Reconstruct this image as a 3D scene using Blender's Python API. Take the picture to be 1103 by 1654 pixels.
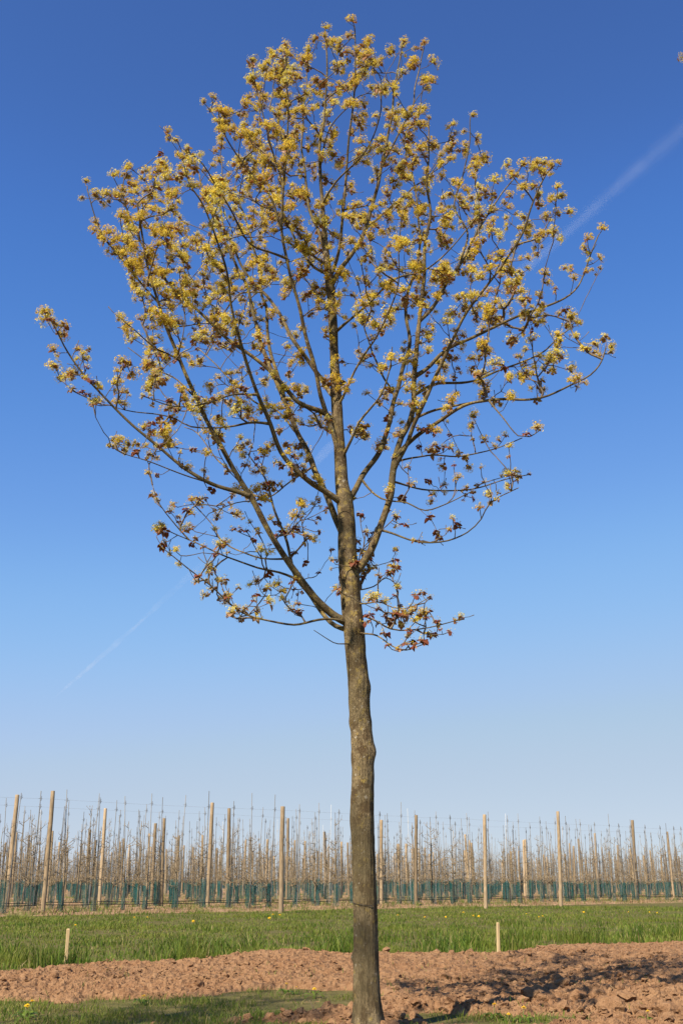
import bpy, math, random
import numpy as np
from mathutils import Vector

# ------------------------------------------------------------------ camera, sky, sun, exposure
scene = bpy.context.scene
for o in list(bpy.data.objects):
    bpy.data.objects.remove(o)
W, H, F = 1103.0, 1654.0, 1750.0           # photograph size and focal length in its pixels
CAM_Z = 1.0
TILT = math.atan(595.0 / F)                # horizon sits 595 px below the picture centre
cam_d = bpy.data.cameras.new('camera')
cam_d.sensor_fit = 'VERTICAL'
cam_d.sensor_height = 24.0
cam_d.sensor_width = 24.0 * W / H
cam_d.lens = 24.0 * F / H
cam_d.clip_start = 0.05
cam_d.clip_end = 60000
cam = bpy.data.objects.new('camera', cam_d)
scene.collection.objects.link(cam)
cam.location = (0, 0, CAM_Z)
cam.rotation_euler = (math.pi / 2 + TILT, 0, 0)
scene.camera = cam
scene.render.resolution_x, scene.render.resolution_y = 682, 1024

SUN_EL, SUN_AZ_LEFT = math.radians(46), math.radians(36)     # behind the camera, to the left
SUN_DIR = Vector((-math.sin(SUN_AZ_LEFT) * math.cos(SUN_EL), -math.cos(SUN_AZ_LEFT) * math.cos(SUN_EL), math.sin(SUN_EL)))
world = bpy.data.worlds.new('World')
scene.world = world
world.use_nodes = True
wn = world.node_tree
wn.nodes.clear()
w_out = wn.nodes.new('ShaderNodeOutputWorld')
w_bg = wn.nodes.new('ShaderNodeBackground')
w_sky = wn.nodes.new('ShaderNodeTexSky')
w_sky.sky_type = 'NISHITA'
w_sky.sun_disc = False
w_sky.sun_elevation = SUN_EL
w_sky.sun_rotation = math.atan2(SUN_DIR.x, SUN_DIR.y)
w_sky.altitude = 2500
w_sky.air_density = 1.0
w_sky.dust_density = 0.0
w_sky.ozone_density = 5.0
w_bg.inputs['Strength'].default_value = 0.1
# the camera's tone curve on the sky: one response per channel, the same in every direction
w_pre = wn.nodes.new('ShaderNodeVectorMath'); w_pre.operation = 'SCALE'; w_pre.inputs['Scale'].default_value = 0.1
w_cur = wn.nodes.new('ShaderNodeRGBCurve')
w_com = wn.nodes.new('ShaderNodeVectorMath'); w_com.operation = 'SCALE'; w_com.inputs['Scale'].default_value = 7.58
SKY_RESPONSE = ([(0.0473, 0.0413), (0.0599, 0.0562), (0.0938, 0.1182), (0.1372, 0.1987), (0.2356, 0.3167), (0.3711, 0.3811)],
                [(0.0916, 0.1071), (0.1163, 0.1608), (0.1791, 0.2664), (0.2573, 0.3721), (0.4117, 0.4377), (0.572, 0.4678)],
                [(0.2024, 0.329), (0.2495, 0.4576), (0.3644, 0.588), (0.4861, 0.648), (0.6596, 0.628), (0.7435, 0.59)])
for ch, resp in enumerate(SKY_RESPONSE):
    cv = w_cur.mapping.curves[ch]
    cv.points[0].location = (0, 0)
    cv.points[1].location = (1.0, (0.50, 0.56, 0.62)[ch])
    for q in resp:
        cv.points.new(*q)
w_cur.mapping.update()
wn.links.new(w_sky.outputs[0], w_pre.inputs[0])
wn.links.new(w_pre.outputs[0], w_cur.inputs['Color'])
wn.links.new(w_cur.outputs[0], w_com.inputs[0])
wn.links.new(w_com.outputs[0], w_bg.inputs['Color'])
wn.links.new(w_bg.outputs[0], w_out.inputs['Surface'])

sun_d = bpy.data.lights.new('sun', 'SUN')
sun_d.energy = 5.0
sun_d.angle = math.radians(0.53)
sun_d.color = (1.0, 0.90, 0.74)
sun = bpy.data.objects.new('sun', sun_d)
scene.collection.objects.link(sun)
sun.rotation_euler = SUN_DIR.to_track_quat('Z', 'Y').to_euler()

scene.view_settings.view_transform = 'Standard'
scene.view_settings.look = 'None'
scene.view_settings.gamma = 1
scene.view_settings.exposure = 0.8
scene.view_settings.use_curve_mapping = False
scene.cycles.max_bounces = 8
scene.cycles.transparent_max_bounces = 24
scene.cycles.volume_bounces = 1

# ------------------------------------------------------------------ helpers
random.seed(7)
RNG = np.random.default_rng(7)
C = scene.collection
CT, ST = math.cos(TILT), math.sin(TILT)


def at(px, py, Y):
    """the point on the plane y = Y that the photograph shows at pixel (px, py)"""
    u, v = (px - W / 2) / F, (H / 2 - py) / F
    d = np.array([u, CT - ST * v, ST + CT * v])
    return np.array([0, 0, CAM_Z]) + d * (Y / d[1])


def on_ground(px, py, z=0.0):
    u, v = (px - W / 2) / F, (H / 2 - py) / F
    d = np.array([u, CT - ST * v, ST + CT * v])
    return np.array([0, 0, CAM_Z]) + d * ((z - CAM_Z) / d[2])


def to_px(P):
    P = np.atleast_2d(np.asarray(P, float)) - np.array([0, 0, CAM_Z])
    dep = P[:, 1] * CT + P[:, 2] * ST
    up = -P[:, 1] * ST + P[:, 2] * CT
    return np.stack([W / 2 + F * P[:, 0] / dep, H / 2 - F * up / dep, dep], 1)


def hash3(ix, iy, iz, seed):
    h = (ix.astype(np.int64) * 374761393 + iy.astype(np.int64) * 668265263 + iz.astype(np.int64) * 2147483647 + seed * 974711) & 0x7fffffff
    h = ((h ^ (h >> 13)) * 1274126177) & 0x7fffffff
    h = h ^ (h >> 16)
    return (h & 0xffff) / 65535.0


def vnoise(x, y, z=None, seed=0):
    """value noise, -1..1"""
    x = np.asarray(x, float); y = np.asarray(y, float)
    z = np.zeros_like(x) if z is None else np.asarray(z, float)
    ix, iy, iz = np.floor(x), np.floor(y), np.floor(z)
    fx, fy, fz = x - ix, y - iy, z - iz
    fx, fy, fz = [f * f * (3 - 2 * f) for f in (fx, fy, fz)]
    r = 0
    for a in (0, 1):
        for b in (0, 1):
            for c in (0, 1):
                w = (fx if a else 1 - fx) * (fy if b else 1 - fy) * (fz if c else 1 - fz)
                r = r + w * hash3(ix + a, iy + b, iz + c, seed)
    return r * 2 - 1


def mesh(name, V, faces, mats, mi=None, smooth=True, tone=None):
    """faces: list of int arrays, each with a fixed number of columns"""
    me = bpy.data.meshes.new(name)
    V = np.asarray(V, np.float32)
    faces = [np.asarray(f, np.int32) for f in faces if len(f)]
    me.vertices.add(len(V))
    me.vertices.foreach_set('co', V.ravel())
    loops = np.concatenate([f.ravel() for f in faces])
    sizes = np.concatenate([np.full(len(f), f.shape[1], np.int32) for f in faces])
    starts = np.concatenate([[0], np.cumsum(sizes)[:-1]]).astype(np.int32)
    me.loops.add(len(loops))
    me.loops.foreach_set('vertex_index', loops)
    me.polygons.add(len(sizes))
    me.polygons.foreach_set('loop_start', starts)
    me.polygons.foreach_set('loop_total', sizes)
    for m in mats:
        me.materials.append(m)
    if mi is not None:
        me.polygons.foreach_set('material_index', np.asarray(mi, np.int32))
    me.polygons.foreach_set('use_smooth', np.full(len(sizes), smooth, bool))
    if tone is not None:
        a = me.attributes.new('tone', 'FLOAT', 'POINT')
        a.data.foreach_set('value', np.asarray(tone, np.float32))
    me.update(calc_edges=True)
    me.validate()
    return me


def link(name, me, parent=None, loc=None, **props):
    o = bpy.data.objects.new(name, me)
    C.objects.link(o)
    if parent is not None:
        o.parent = parent
    if loc is not None:
        o.location = loc
    for k, v in props.items():
        o[k] = v
    return o


def thing(name, label, cat, loc=(0, 0, 0), group=None, rot=None):
    o = link(name, None, loc=loc, label=label, category=cat)
    o.empty_display_size = 0.1
    if group:
        o['group'] = group
    if rot is not None:
        o.rotation_euler = rot
    return o


class MB:
    """collects pieces of mesh"""
    def __init__(s):
        s.V, s.F, s.M, s.T, s.n = [], {3: [], 4: []}, {3: [], 4: []}, [], 0

    def add(s, V, Fa, m=0, tone=0.5):
        V = np.asarray(V, float); Fa = np.asarray(Fa, int)
        s.V.append(V)
        k = Fa.shape[1]
        s.F[k].append(Fa + s.n)
        s.M[k].append(np.full(len(Fa), m))
        s.T.append(np.full(len(V), tone) if np.isscalar(tone) else np.asarray(tone))
        s.n += len(V)

    def build(s, name, mats, smooth=True):
        fs, ms = [], []
        for k in (3, 4):
            if s.F[k]:
                fs.append(np.concatenate(s.F[k])); ms.append(np.concatenate(s.M[k]))
        return mesh(name, np.concatenate(s.V), fs, mats, np.concatenate(ms), smooth, np.concatenate(s.T))


def tube(P, R, sides=6, cap=True):
    P = np.asarray(P, float); R = np.asarray(R, float); n = len(P)
    T = np.gradient(P, axis=0)
    T /= np.linalg.norm(T, axis=1)[:, None] + 1e-12
    a = np.array([1.0, 0, 0]) if abs(T[0][0]) < 0.8 else np.array([0, 1.0, 0])
    N = np.zeros_like(P)
    v = a - T[0] * a.dot(T[0]); N[0] = v / np.linalg.norm(v)
    for i in range(1, n):
        v = N[i - 1] - T[i] * N[i - 1].dot(T[i])
        N[i] = v / (np.linalg.norm(v) + 1e-12)
    B = np.cross(T, N)
    ang = np.arange(sides) * 2 * math.pi / sides
    ring = N[:, None, :] * np.cos(ang)[None, :, None] + B[:, None, :] * np.sin(ang)[None, :, None]
    V = (P[:, None, :] + ring * R[:, None, None]).reshape(-1, 3)
    i = np.arange(n - 1)[:, None] * sides
    j = np.arange(sides)[None, :]
    j2 = (j + 1) % sides
    Fq = np.stack([i + j, i + j2, i + sides + j2, i + sides + j], -1).reshape(-1, 4)
    if cap:
        V = np.concatenate([V, [P[-1] + T[-1] * R[-1] * 0.6]])
        k = (n - 1) * sides
        Fc = np.array([[k + q, k + (q + 1) % sides, len(V) - 1, len(V) - 1] for q in range(sides)])
        return V, Fq, Fc[:, :3]
    return V, Fq, None


def add_tube(mb, P, R, sides=6, m=0, tone=0.5, cap=True):
    V, Fq, Fc = tube(P, R, sides, cap)
    base = mb.n
    mb.add(V, Fq, m, tone)
    if Fc is not None:
        mb.F[3].append(Fc + base); mb.M[3].append(np.full(len(Fc), m))


def catmull(P, step):
    P = np.asarray(P, float)
    if len(P) < 3:
        n = max(2, int(np.linalg.norm(P[-1] - P[0]) / step))
        return P[0] + (P[-1] - P[0]) * np.linspace(0, 1, n + 1)[:, None]
    Q = np.concatenate([[2 * P[0] - P[1]], P, [2 * P[-1] - P[-2]]])
    out = []
    for i in range(1, len(Q) - 2):
        n = max(1, int(round(np.linalg.norm(Q[i + 1][:3] - Q[i][:3]) / step)))
        t = np.arange(n)[:, None] / n
        out.append(0.5 * (2 * Q[i] + (Q[i + 1] - Q[i - 1]) * t + (2 * Q[i - 1] - 5 * Q[i] + 4 * Q[i + 1] - Q[i + 2]) * t ** 2 + (3 * Q[i] - Q[i - 1] - 3 * Q[i + 1] + Q[i + 2]) * t ** 3))
    out.append(P[-1:])
    return np.concatenate(out)


# ------------------------------------------------------------------ materials
class NT:
    def __init__(s, name):
        s.m = bpy.data.materials.new(name)
        s.m.use_nodes = True
        s.t = s.m.node_tree
        s.t.nodes.clear()
        s.out = s.t.nodes.new('ShaderNodeOutputMaterial')

    def n(s, typ, **kw):
        nd = s.t.nodes.new(typ)
        for k, v in kw.items():
            if k.startswith('i_'):
                k = k[2:]
                nd.inputs[int(k) if k.isdigit() else k].default_value = v
            else:
                setattr(nd, k, v)
        return nd

    def l(s, a, b):
        s.t.links.new(a, b)

    def noise(s, scale, detail=3, rough=0.55, vec=None):
        nd = s.n('ShaderNodeTexNoise')
        nd.inputs['Scale'].default_value = scale
        nd.inputs['Detail'].default_value = detail
        nd.inputs['Roughness'].default_value = rough
        if vec is not None:
            s.l(vec, nd.inputs['Vector'])
        return nd.outputs['Fac']

    def ramp(s, fac, stops):
        r = s.n('ShaderNodeValToRGB')
        e = r.color_ramp.elements
        while len(e) < len(stops):
            e.new(0.5)
        for el, (p, c) in zip(e, stops):
            el.position = p
            el.color = (*c, 1) if len(c) == 3 else c
        s.l(fac, r.inputs[0])
        return r.outputs[0]

    def mix(s, fac, a, b, mode='MIX'):
        nd = s.n('ShaderNodeMix', data_type='RGBA', blend_type=mode)
        for sock, v in ((nd.inputs[0], fac), (nd.inputs[6], a), (nd.inputs[7], b)):
            if hasattr(v, 'links') or hasattr(v, 'is_linked'):
                s.l(v, sock)
            else:
                sock.default_value = v if isinstance(v, (int, float)) else (*v, 1)
        return nd.outputs[2]

    def pos(s, kind='Object', scale=(1, 1, 1)):
        if kind == 'World':
            g = s.n('ShaderNodeNewGeometry').outputs['Position']
        else:
            g = s.n('ShaderNodeTexCoord').outputs[kind]
        mp = s.n('ShaderNodeMapping')
        mp.inputs['Scale'].default_value = scale
        s.l(g, mp.inputs['Vector'])
        return mp.outputs[0]

    def tone(s):
        a = s.n('ShaderNodeAttribute', attribute_name='tone')
        return a.outputs['Fac']

    def bump(s, h, dist, strength=1.0, nrm=None):
        b = s.n('ShaderNodeBump')
        b.inputs['Distance'].default_value = dist
        b.inputs['Strength'].default_value = strength
        s.l(h, b.inputs['Height'])
        if nrm is not None:
            s.l(nrm, b.inputs['Normal'])
        return b.outputs[0]

    def surf(s, col, rough=0.85, nrm=None, spec=0.25):
        p = s.n('ShaderNodeBsdfPrincipled')
        if hasattr(col, 'is_linked'):
            s.l(col, p.inputs['Base Color'])
        else:
            p.inputs['Base Color'].default_value = (*col, 1)
        p.inputs['Roughness'].default_value = rough
        p.inputs['Specular IOR Level'].default_value = spec
        if nrm is not None:
            s.l(nrm, p.inputs['Normal'])
        s.l(p.outputs[0], s.out.inputs['Surface'])
        return p

    def leafy(s, col, trans=0.3, rough=0.7, spec=0.2):
        p = s.surf(col, rough, None, spec)
        t = s.n('ShaderNodeBsdfTranslucent')
        s.l(col, t.inputs['Color'])
        mx = s.n('ShaderNodeMixShader')
        mx.inputs[0].default_value = trans
        s.l(p.outputs[0], mx.inputs[1]); s.l(t.outputs[0], mx.inputs[2])
        s.l(mx.outputs[0], s.out.inputs['Surface'])


def mat_bark(name, fissure, lichen_amount, dark=1.05):
    k = NT(name)
    v = k.pos('Object', (1, 1, 0.27))
    fis = k.noise(150, 6, 0.75, v)
    v2 = k.pos('Object')
    patch = k.noise(5, 4, 0.6, v2)
    fine = k.noise(90, 3, 0.6, v2)
    base = k.ramp(fis, [(0.38, (0.05, 0.038, 0.024)), (0.48, (0.18, 0.138, 0.082)), (0.62, (0.42, 0.335, 0.205))])
    base = k.mix(k.ramp(patch, [(0.35, (0, 0, 0)), (0.65, (0.5, 0.5, 0.5))]), base, (0.21, 0.18, 0.115))
    blot = k.noise(11, 4, 0.65, k.pos('Object', (1, 1, 0.8)))
    base = k.mix(k.ramp(blot, [(0.44, (0.8, 0.8, 0.8)), (0.53, (0, 0, 0))]), base, (0.085, 0.056, 0.030))
    lich = k.noise(16, 5, 0.7, v2)
    lf = k.ramp(lich, [(0.66 - lichen_amount, (0, 0, 0)), (0.72 - lichen_amount, (0.75, 0.75, 0.75))])
    base = k.mix(lf, base, (0.40, 0.31, 0.10))
    wh = k.noise(22, 2, 0.5, k.pos('Object', (1, 1, 1.4)))
    wf = k.ramp(wh, [(0.67, (0, 0, 0)), (0.70, (0.75, 0.75, 0.75))])
    base = k.mix(wf, base, (0.45, 0.42, 0.36))
    age = k.noise(1.7, 3, 0.6, k.pos('Object', (1, 1, 0.7)))
    base = k.mix(k.ramp(age, [(0.42, (0.75, 0.75, 0.75)), (0.58, (0, 0, 0))]), base, (0.10, 0.085, 0.05))
    base = k.mix(1.0, base, (dark * 1.06, dark * 0.98, dark * 0.86), 'MULTIPLY')
    b1 = k.bump(fis, fissure)
    b2 = k.bump(fine, 0.003, 0.6, b1)
    k.surf(base, 0.9, b2, 0.15)
    return k.m


def mat_simple(name, c1, c2, scale=8, bump=0.0, rough=0.85, space='Object', stretch=(1, 1, 1), spec=0.2, random_obj=0.0):
    k = NT(name)
    v = k.pos(space, stretch)
    f = k.noise(scale, 4, 0.6, v)
    col = k.ramp(f, [(0.3, c1), (0.7, c2)])
    if random_obj:
        oi = k.n('ShaderNodeObjectInfo').outputs['Random']
        g = k.ramp(oi, [(0, (1 - random_obj,) * 3), (1, (1 + random_obj * 0.4,) * 3)])
        col = k.mix(1.0, col, g, 'MULTIPLY')
    k.surf(col, rough, k.bump(f, bump) if bump else None, spec)
    return k.m


def mat_tone(name, stops, trans=0.3, rough=0.7, wscale=None, wcol=None, spec=0.2):
    """thin plant matter: colour from the per-piece tone, shifted by a broad world-space variation"""
    k = NT(name)
    col = k.ramp(k.tone(), stops)
    if wscale:
        f = k.ramp(k.noise(wscale, 2, 0.5, k.pos('World')), [(0.4, (0, 0, 0)), (0.65, (0.55, 0.55, 0.55))])
        col = k.mix(f, col, wcol)
    k.leafy(col, trans, rough, spec)
    return k.m


M_bark = mat_bark('bark', 0.016, 0.075)
M_bark_up = mat_bark('bark_limb', 0.006, 0.13, 0.72)  # more lichen; shade on the limbs is put into this darker bark colour
M_twig = mat_simple('twig_bark', (0.06, 0.042, 0.027), (0.20, 0.145, 0.095), 14, 0, 0.6)
M_floret = mat_tone('floret', [(0.0, (0.54, 0.29, 0.022)), (0.3, (0.70, 0.46, 0.03)), (0.6, (0.80, 0.62, 0.045)), (1.0, (0.78, 0.71, 0.20))], 0.35, 0.7, 1.3, (0.70, 0.49, 0.06))
M_leaf = mat_tone('young_leaf', [(0.0, (0.20, 0.05, 0.022)), (0.5, (0.32, 0.15, 0.045)), (1.0, (0.36, 0.27, 0.10))], 0.35, 0.5, None, None, 0.4)
M_pedicel = mat_tone('pedicel', [(0.0, (0.40, 0.28, 0.06)), (1.0, (0.46, 0.40, 0.11))], 0.3)
M_grass = mat_tone('grass_blade', [(0.0, (0.045, 0.088, 0.010)), (0.5, (0.110, 0.175, 0.020)), (0.85, (0.20, 0.245, 0.036)), (0.93, (0.29, 0.24, 0.075)), (1.0, (0.38, 0.30, 0.14))], 0.35, 0.55, 0.9, (0.165, 0.17, 0.026))
M_dry = mat_tone('dry_grass', [(0.0, (0.22, 0.13, 0.065)), (0.6, (0.38, 0.25, 0.13)), (1.0, (0.48, 0.36, 0.21))], 0.25, 0.8)
M_post = mat_simple('weathered_post', (0.19, 0.135, 0.085), (0.50, 0.365, 0.22), 9, 0.004, 0.85, 'Object', (6, 6, 0.5), 0.2, 0.45)
M_stake = mat_simple('pale_wood', (0.42, 0.30, 0.15), (0.58, 0.44, 0.24), 12, 0.001, 0.75, 'Object', (9, 9, 0.6))
M_orch = mat_simple('orchard_bark', (0.10, 0.075, 0.048), (0.33, 0.245, 0.145), 9, 0, 0.9, 'World')
M_bud = mat_tone('orchard_bud', [(0.0, (0.34, 0.22, 0.12)), (0.6, (0.46, 0.32, 0.18)), (1.0, (0.36, 0.34, 0.13))], 0.3)
M_rod = mat_simple('steel_rod', (0.11, 0.105, 0.10), (0.26, 0.25, 0.235), 3, 0, 0.5, 'Object', (1, 1, 1), 0.4, 0.6)
M_rodw = mat_simple('pale_rod', (0.42, 0.42, 0.41), (0.55, 0.55, 0.53), 3, 0, 0.5)
M_wire = mat_simple('wire', (0.25, 0.25, 0.26), (0.36, 0.36, 0.37), 3, 0, 0.5)
M_hose = mat_simple('black_hose', (0.015, 0.015, 0.016), (0.03, 0.03, 0.03), 5, 0, 0.5)
M_petal = mat_simple('dandelion_yellow', (0.72, 0.42, 0.012), (0.80, 0.55, 0.02), 60, 0, 0.7)
M_stem = mat_simple('dandelion_stem', (0.16, 0.22, 0.06), (0.24, 0.26, 0.10), 20, 0, 0.7)

# see-through netting of the tree guards
k = NT('green_netting')
oi = k.n('ShaderNodeObjectInfo').outputs['Random']
col = k.mix(oi, (0.008, 0.070, 0.066), (0.035, 0.125, 0.112))
p = k.surf(col, 0.7, None, 0.3)
tr = k.n('ShaderNodeBsdfTransparent')
mx = k.n('ShaderNodeMixShader')
mr = k.n('ShaderNodeMapRange'); mr.inputs['To Min'].default_value = 0.5; mr.inputs['To Max'].default_value = 0.84
k.l(oi, mr.inputs['Value']); k.l(mr.outputs[0], mx.inputs[0])
k.l(p.outputs[0], mx.inputs[1]); k.l(tr.outputs[0], mx.inputs[2]); k.l(mx.outputs[0], k.out.inputs['Surface'])
M_net = k.m

# turned red-brown soil
k = NT('soil')
v = k.pos('World')
f1 = k.noise(1.3, 4, 0.6, v); f2 = k.noise(14, 5, 0.65, v); f3 = k.noise(70, 3, 0.6, v)
c = k.ramp(f2, [(0.28, (0.13, 0.062, 0.030)), (0.5, (0.25, 0.134, 0.067)), (0.75, (0.345, 0.208, 0.112))])
c = k.mix(k.ramp(f1, [(0.35, (0, 0, 0)), (0.7, (0.6, 0.6, 0.6))]), c, (0.29, 0.172, 0.092))
k.surf(c, 0.95, k.bump(f3, 0.014, 1.0, k.bump(f2, 0.04, 0.9)), 0.1)
M_soil = k.m

# meadow ground below the grass
k = NT('meadow_ground')
v = k.pos('World')
f1 = k.noise(0.5, 4, 0.6, v); f2 = k.noise(6, 5, 0.65, v); f3 = k.noise(40, 3, 0.6, v)
c = k.ramp(f2, [(0.3, (0.07, 0.065, 0.02)), (0.55, (0.12, 0.10, 0.035)), (0.75, (0.20, 0.135, 0.065))])
c = k.mix(k.ramp(f1, [(0.45, (0, 0, 0)), (0.7, (0.6, 0.6, 0.6))]), c, (0.11, 0.12, 0.025))
k.surf(c, 0.95, k.bump(f3, 0.02, 0.8, k.bump(f2, 0.05, 0.7)), 0.1)
M_meadow = k.m

# bare strip with dead grass under the orchard rows
k = NT('orchard_strip')
v = k.pos('World')
f1 = k.noise(0.8, 4, 0.6, v); f2 = k.noise(9, 5, 0.65, v)
c = k.ramp(f2, [(0.3, (0.17, 0.10, 0.05)), (0.55, (0.30, 0.19, 0.11)), (0.75, (0.40, 0.28, 0.17))])
c = k.mix(k.ramp(f1, [(0.52, (0, 0, 0)), (0.64, (0.8, 0.8, 0.8))]), c, (0.11, 0.125, 0.03))
k.surf(c, 0.95, k.bump(f2, 0.05, 0.8), 0.1)
M_strip = k.m

# ------------------------------------------------------------------ ground
g = 6000.0
ys = np.concatenate([[-g, -200, -20], np.linspace(0, 60, 31), [80, 120, 200, 400, 1000, 3000, g]])
xs = np.concatenate([[-g, -1000, -200, -80], np.linspace(-30, 30, 31), [80, 200, 1000, g]])
X, Y = np.meshgrid(xs, ys)
Z = np.zeros_like(X)
nx, ny = len(xs), len(ys)
i = np.arange(ny - 1)[:, None] * nx; j = np.arange(nx - 1)[None, :]
Fg = np.stack([i + j, i + j + 1, i + nx + j + 1, i + nx + j], -1).reshape(-1, 4)
link('ground', mesh('ground', np.stack([X, Y, Z], -1).reshape(-1, 3), [Fg], [M_meadow]), kind='structure')

# --- outline of the bare soil, read off the photograph and laid on the ground
far_px = [(-500, 1590), (0, 1572), (100, 1567), (180, 1562), (250, 1561), (340, 1556), (390, 1549), (470, 1547), (530, 1547), (640, 1549), (700, 1547), (800, 1544), (900, 1532), (1000, 1528), (1103, 1525), (1500, 1518)]
near_px = [(-500, 1630), (0, 1621), (120, 1618), (250, 1615), (330, 1611), (400, 1603), (470, 1601), (555, 1602)]
farL = np.array([on_ground(*q)[:2] for q in far_px])
nearL = np.array([on_ground(*q)[:2] for q in near_px])


def soil_mask(x, y):
    """signed: > 0 inside the bare soil (metres from its edge, roughly)"""
    wob = 0.22 * vnoise(x * 1.7, y * 1.7, seed=3) + 0.12 * vnoise(x * 5, y * 5, seed=4)
    yf = np.interp(x, farL[:, 0], farL[:, 1])
    yn = np.interp(x, nearL[:, 0], nearL[:, 1])
    xr = 0.12 + 0.25 * vnoise(y * 1.3, y * 0 + 5, seed=9)      # to the right of the trunk the soil runs on to the camera
    dn = np.maximum(y - yn, x - xr)
    m = np.minimum((yf - y), dn) + wob
    for (ax, ay, r) in ((470, 1648, 0.34), (545, 1640, 0.3), (380, 1652, 0.22), (250, 1656, 0.18), (520, 1618, 0.12)):
        c_ = on_ground(ax, ay)
        m = np.maximum(m, r - np.hypot((x - c_[0]) * 0.75, (y - c_[1]) * 1.3) + wob)
    # the tuft of turf left in the soil in front
    for (ax, ay, r) in ((760, 1652, 0.36), (850, 1652, 0.28), (655, 1660, 0.25), (560, 1612, 0.0)):
        c_ = on_ground(ax, ay)
        if r:
            m = np.minimum(m, np.hypot((x - c_[0]) * 0.8, y - c_[1]) - r + wob)
    return m


def soil_height(x, y, m):
    inside = np.clip(m / 0.30, 0, 1)
    inside = inside * inside * (3 - 2 * inside)
    bank = np.interp(x, farL[:, 0], farL[:, 1]) - y
    px = W / 2 + F * x / (y * CT - ST + 1e-6)
    ridge = np.exp(-((bank - 1.3) / 1.0) ** 2) * (0.02 + 0.09 * np.exp(-((px - 470) / 110.0) ** 2))
    low = 0.035 * vnoise(x * 1.1, y * 1.1, seed=11) + 0.022 * vnoise(x * 2.7, y * 2.7, seed=12)
    # the trodden pale patch right of the trunk is smooth
    c_ = on_ground(665, 1608)
    smooth = np.exp(-(((x - c_[0]) / 0.55) ** 2 + ((y - c_[1]) / 0.55) ** 2))
    n1 = vnoise(x * 6, y * 6, seed=13); n2 = vnoise(x * 14, y * 14, seed=14); n3 = vnoise(x * 33, y * 33, seed=15)
    rough = 0.012 * (1 - np.abs(n1)) + 0.011 * n2 + 0.018 * n3 + 0.022 * vnoise(x * 55, y * 55, seed=17) - 0.045 * np.clip(vnoise(x * 20, y * 20, seed=18) - 0.5, 0, 1) + 0.035 * np.clip(vnoise(x * 9, y * 9, seed=16) - 0.35, 0, 1)
    h = 0.04 + ridge + low + rough * (1 - 0.85 * smooth)
    return inside * np.maximum(h, 0.006) - (1 - inside) * 0.03


ny_, nx_ = 500, 580
Dy = 7.0 * (23.0 / 7.0) ** np.linspace(0, 1, ny_)
Sx = np.linspace(-0.62, 0.66, nx_)
Y, S = np.meshgrid(Dy, Sx, indexing='ij')
X = S * Y
m_ = soil_mask(X, Y)
edge_fade = np.minimum.reduce([(Y - 7.0) / 0.3, (23.0 - Y) / 0.5, (S + 0.62) / 0.03, (0.66 - S) / 0.03])
m_ = np.minimum(m_, edge_fade)
Z = soil_height(X, Y, m_)
i = np.arange(ny_ - 1)[:, None] * nx_; j = np.arange(nx_ - 1)[None, :]
Fs = np.stack([i + j, i + j + 1, i + nx_ + j + 1, i + nx_ + j], -1).reshape(-1, 4)
keep = (Z.reshape(-1)[Fs] > -0.025).any(1)
used, inv = np.unique(Fs[keep], return_inverse=True)
soil = link('soil', mesh('soil', np.stack([X, Y, Z], -1).reshape(-1, 3)[used], [inv.reshape(-1, 4)], [M_soil], smooth=False), kind='structure')


def ground_z(x, y):
    x = np.atleast_1d(np.asarray(x, float)); y = np.atleast_1d(np.asarray(y, float))
    m = soil_mask(x, y)
    return np.maximum(soil_height(x, y, m), 0.0), m


# --- clods
ICO_V = None


def ico():
    t = (1 + 5 ** 0.5) / 2
    V = np.array([(-1, t, 0), (1, t, 0), (-1, -t, 0), (1, -t, 0), (0, -1, t), (0, 1, t), (0, -1, -t), (0, 1, -t), (t, 0, -1), (t, 0, 1), (-t, 0, -1), (-t, 0, 1)], float)
    Fi = [(0, 11, 5), (0, 5, 1), (0, 1, 7), (0, 7, 10), (0, 10, 11), (1, 5, 9), (5, 11, 4), (11, 10, 2), (10, 7, 6), (7, 1, 8), (3, 9, 4), (3, 4, 2), (3, 2, 6), (3, 6, 8), (3, 8, 9), (4, 9, 5), (2, 4, 11), (6, 2, 10), (8, 6, 7), (9, 8, 1)]
    V /= np.linalg.norm(V, axis=1)[:, None]
    return V, np.array(Fi)


def subdiv(V, Fi):
    V = list(map(tuple, V)); cache = {}

    def mid(a, b):
        key = (min(a, b), max(a, b))
        if key not in cache:
            q = (np.array(V[a]) + np.array(V[b])) / 2
            q /= np.linalg.norm(q)
            cache[key] = len(V); V.append(tuple(q))
        return cache[key]
    out = []
    for a, b, c_ in Fi:
        ab, bc, ca = mid(a, b), mid(b, c_), mid(c_, a)
        out += [(a, ab, ca), (b, bc, ab), (c_, ca, bc), (ab, bc, ca)]
    return np.array(V), np.array(out)


I0 = ico(); I1 = subdiv(*I0)
OCT = (np.array([(1, 0, 0), (0, 1, 0), (-1, 0, 0), (0, -1, 0), (0, 0, 1), (0, 0, -1)], float), np.array([(0, 1, 4), (1, 2, 4), (2, 3, 4), (3, 0, 4), (1, 0, 5), (2, 1, 5), (3, 2, 5), (0, 3, 5)]))
clod_shapes = []
for s_ in range(7):
    V, Fi = I1
    n = 1 + 0.45 * vnoise(V[:, 0] * 1.7 + 9 * s_, V[:, 1] * 1.7, V[:, 2] * 1.7, seed=20 + s_) + 0.30 * vnoise(V[:, 0] * 4, V[:, 1] * 4 + s_, V[:, 2] * 4, seed=40 + s_)
    n = np.round(n * 7) / 7 * 0.5 + n * 0.5
    clod_shapes.append((V * n[:, None] * np.array([1.15, 0.95, 0.72]), Fi))
clod_meshes = [mesh('clod', V, [Fi], [M_soil], smooth=False) for V, Fi in clod_shapes]

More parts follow.
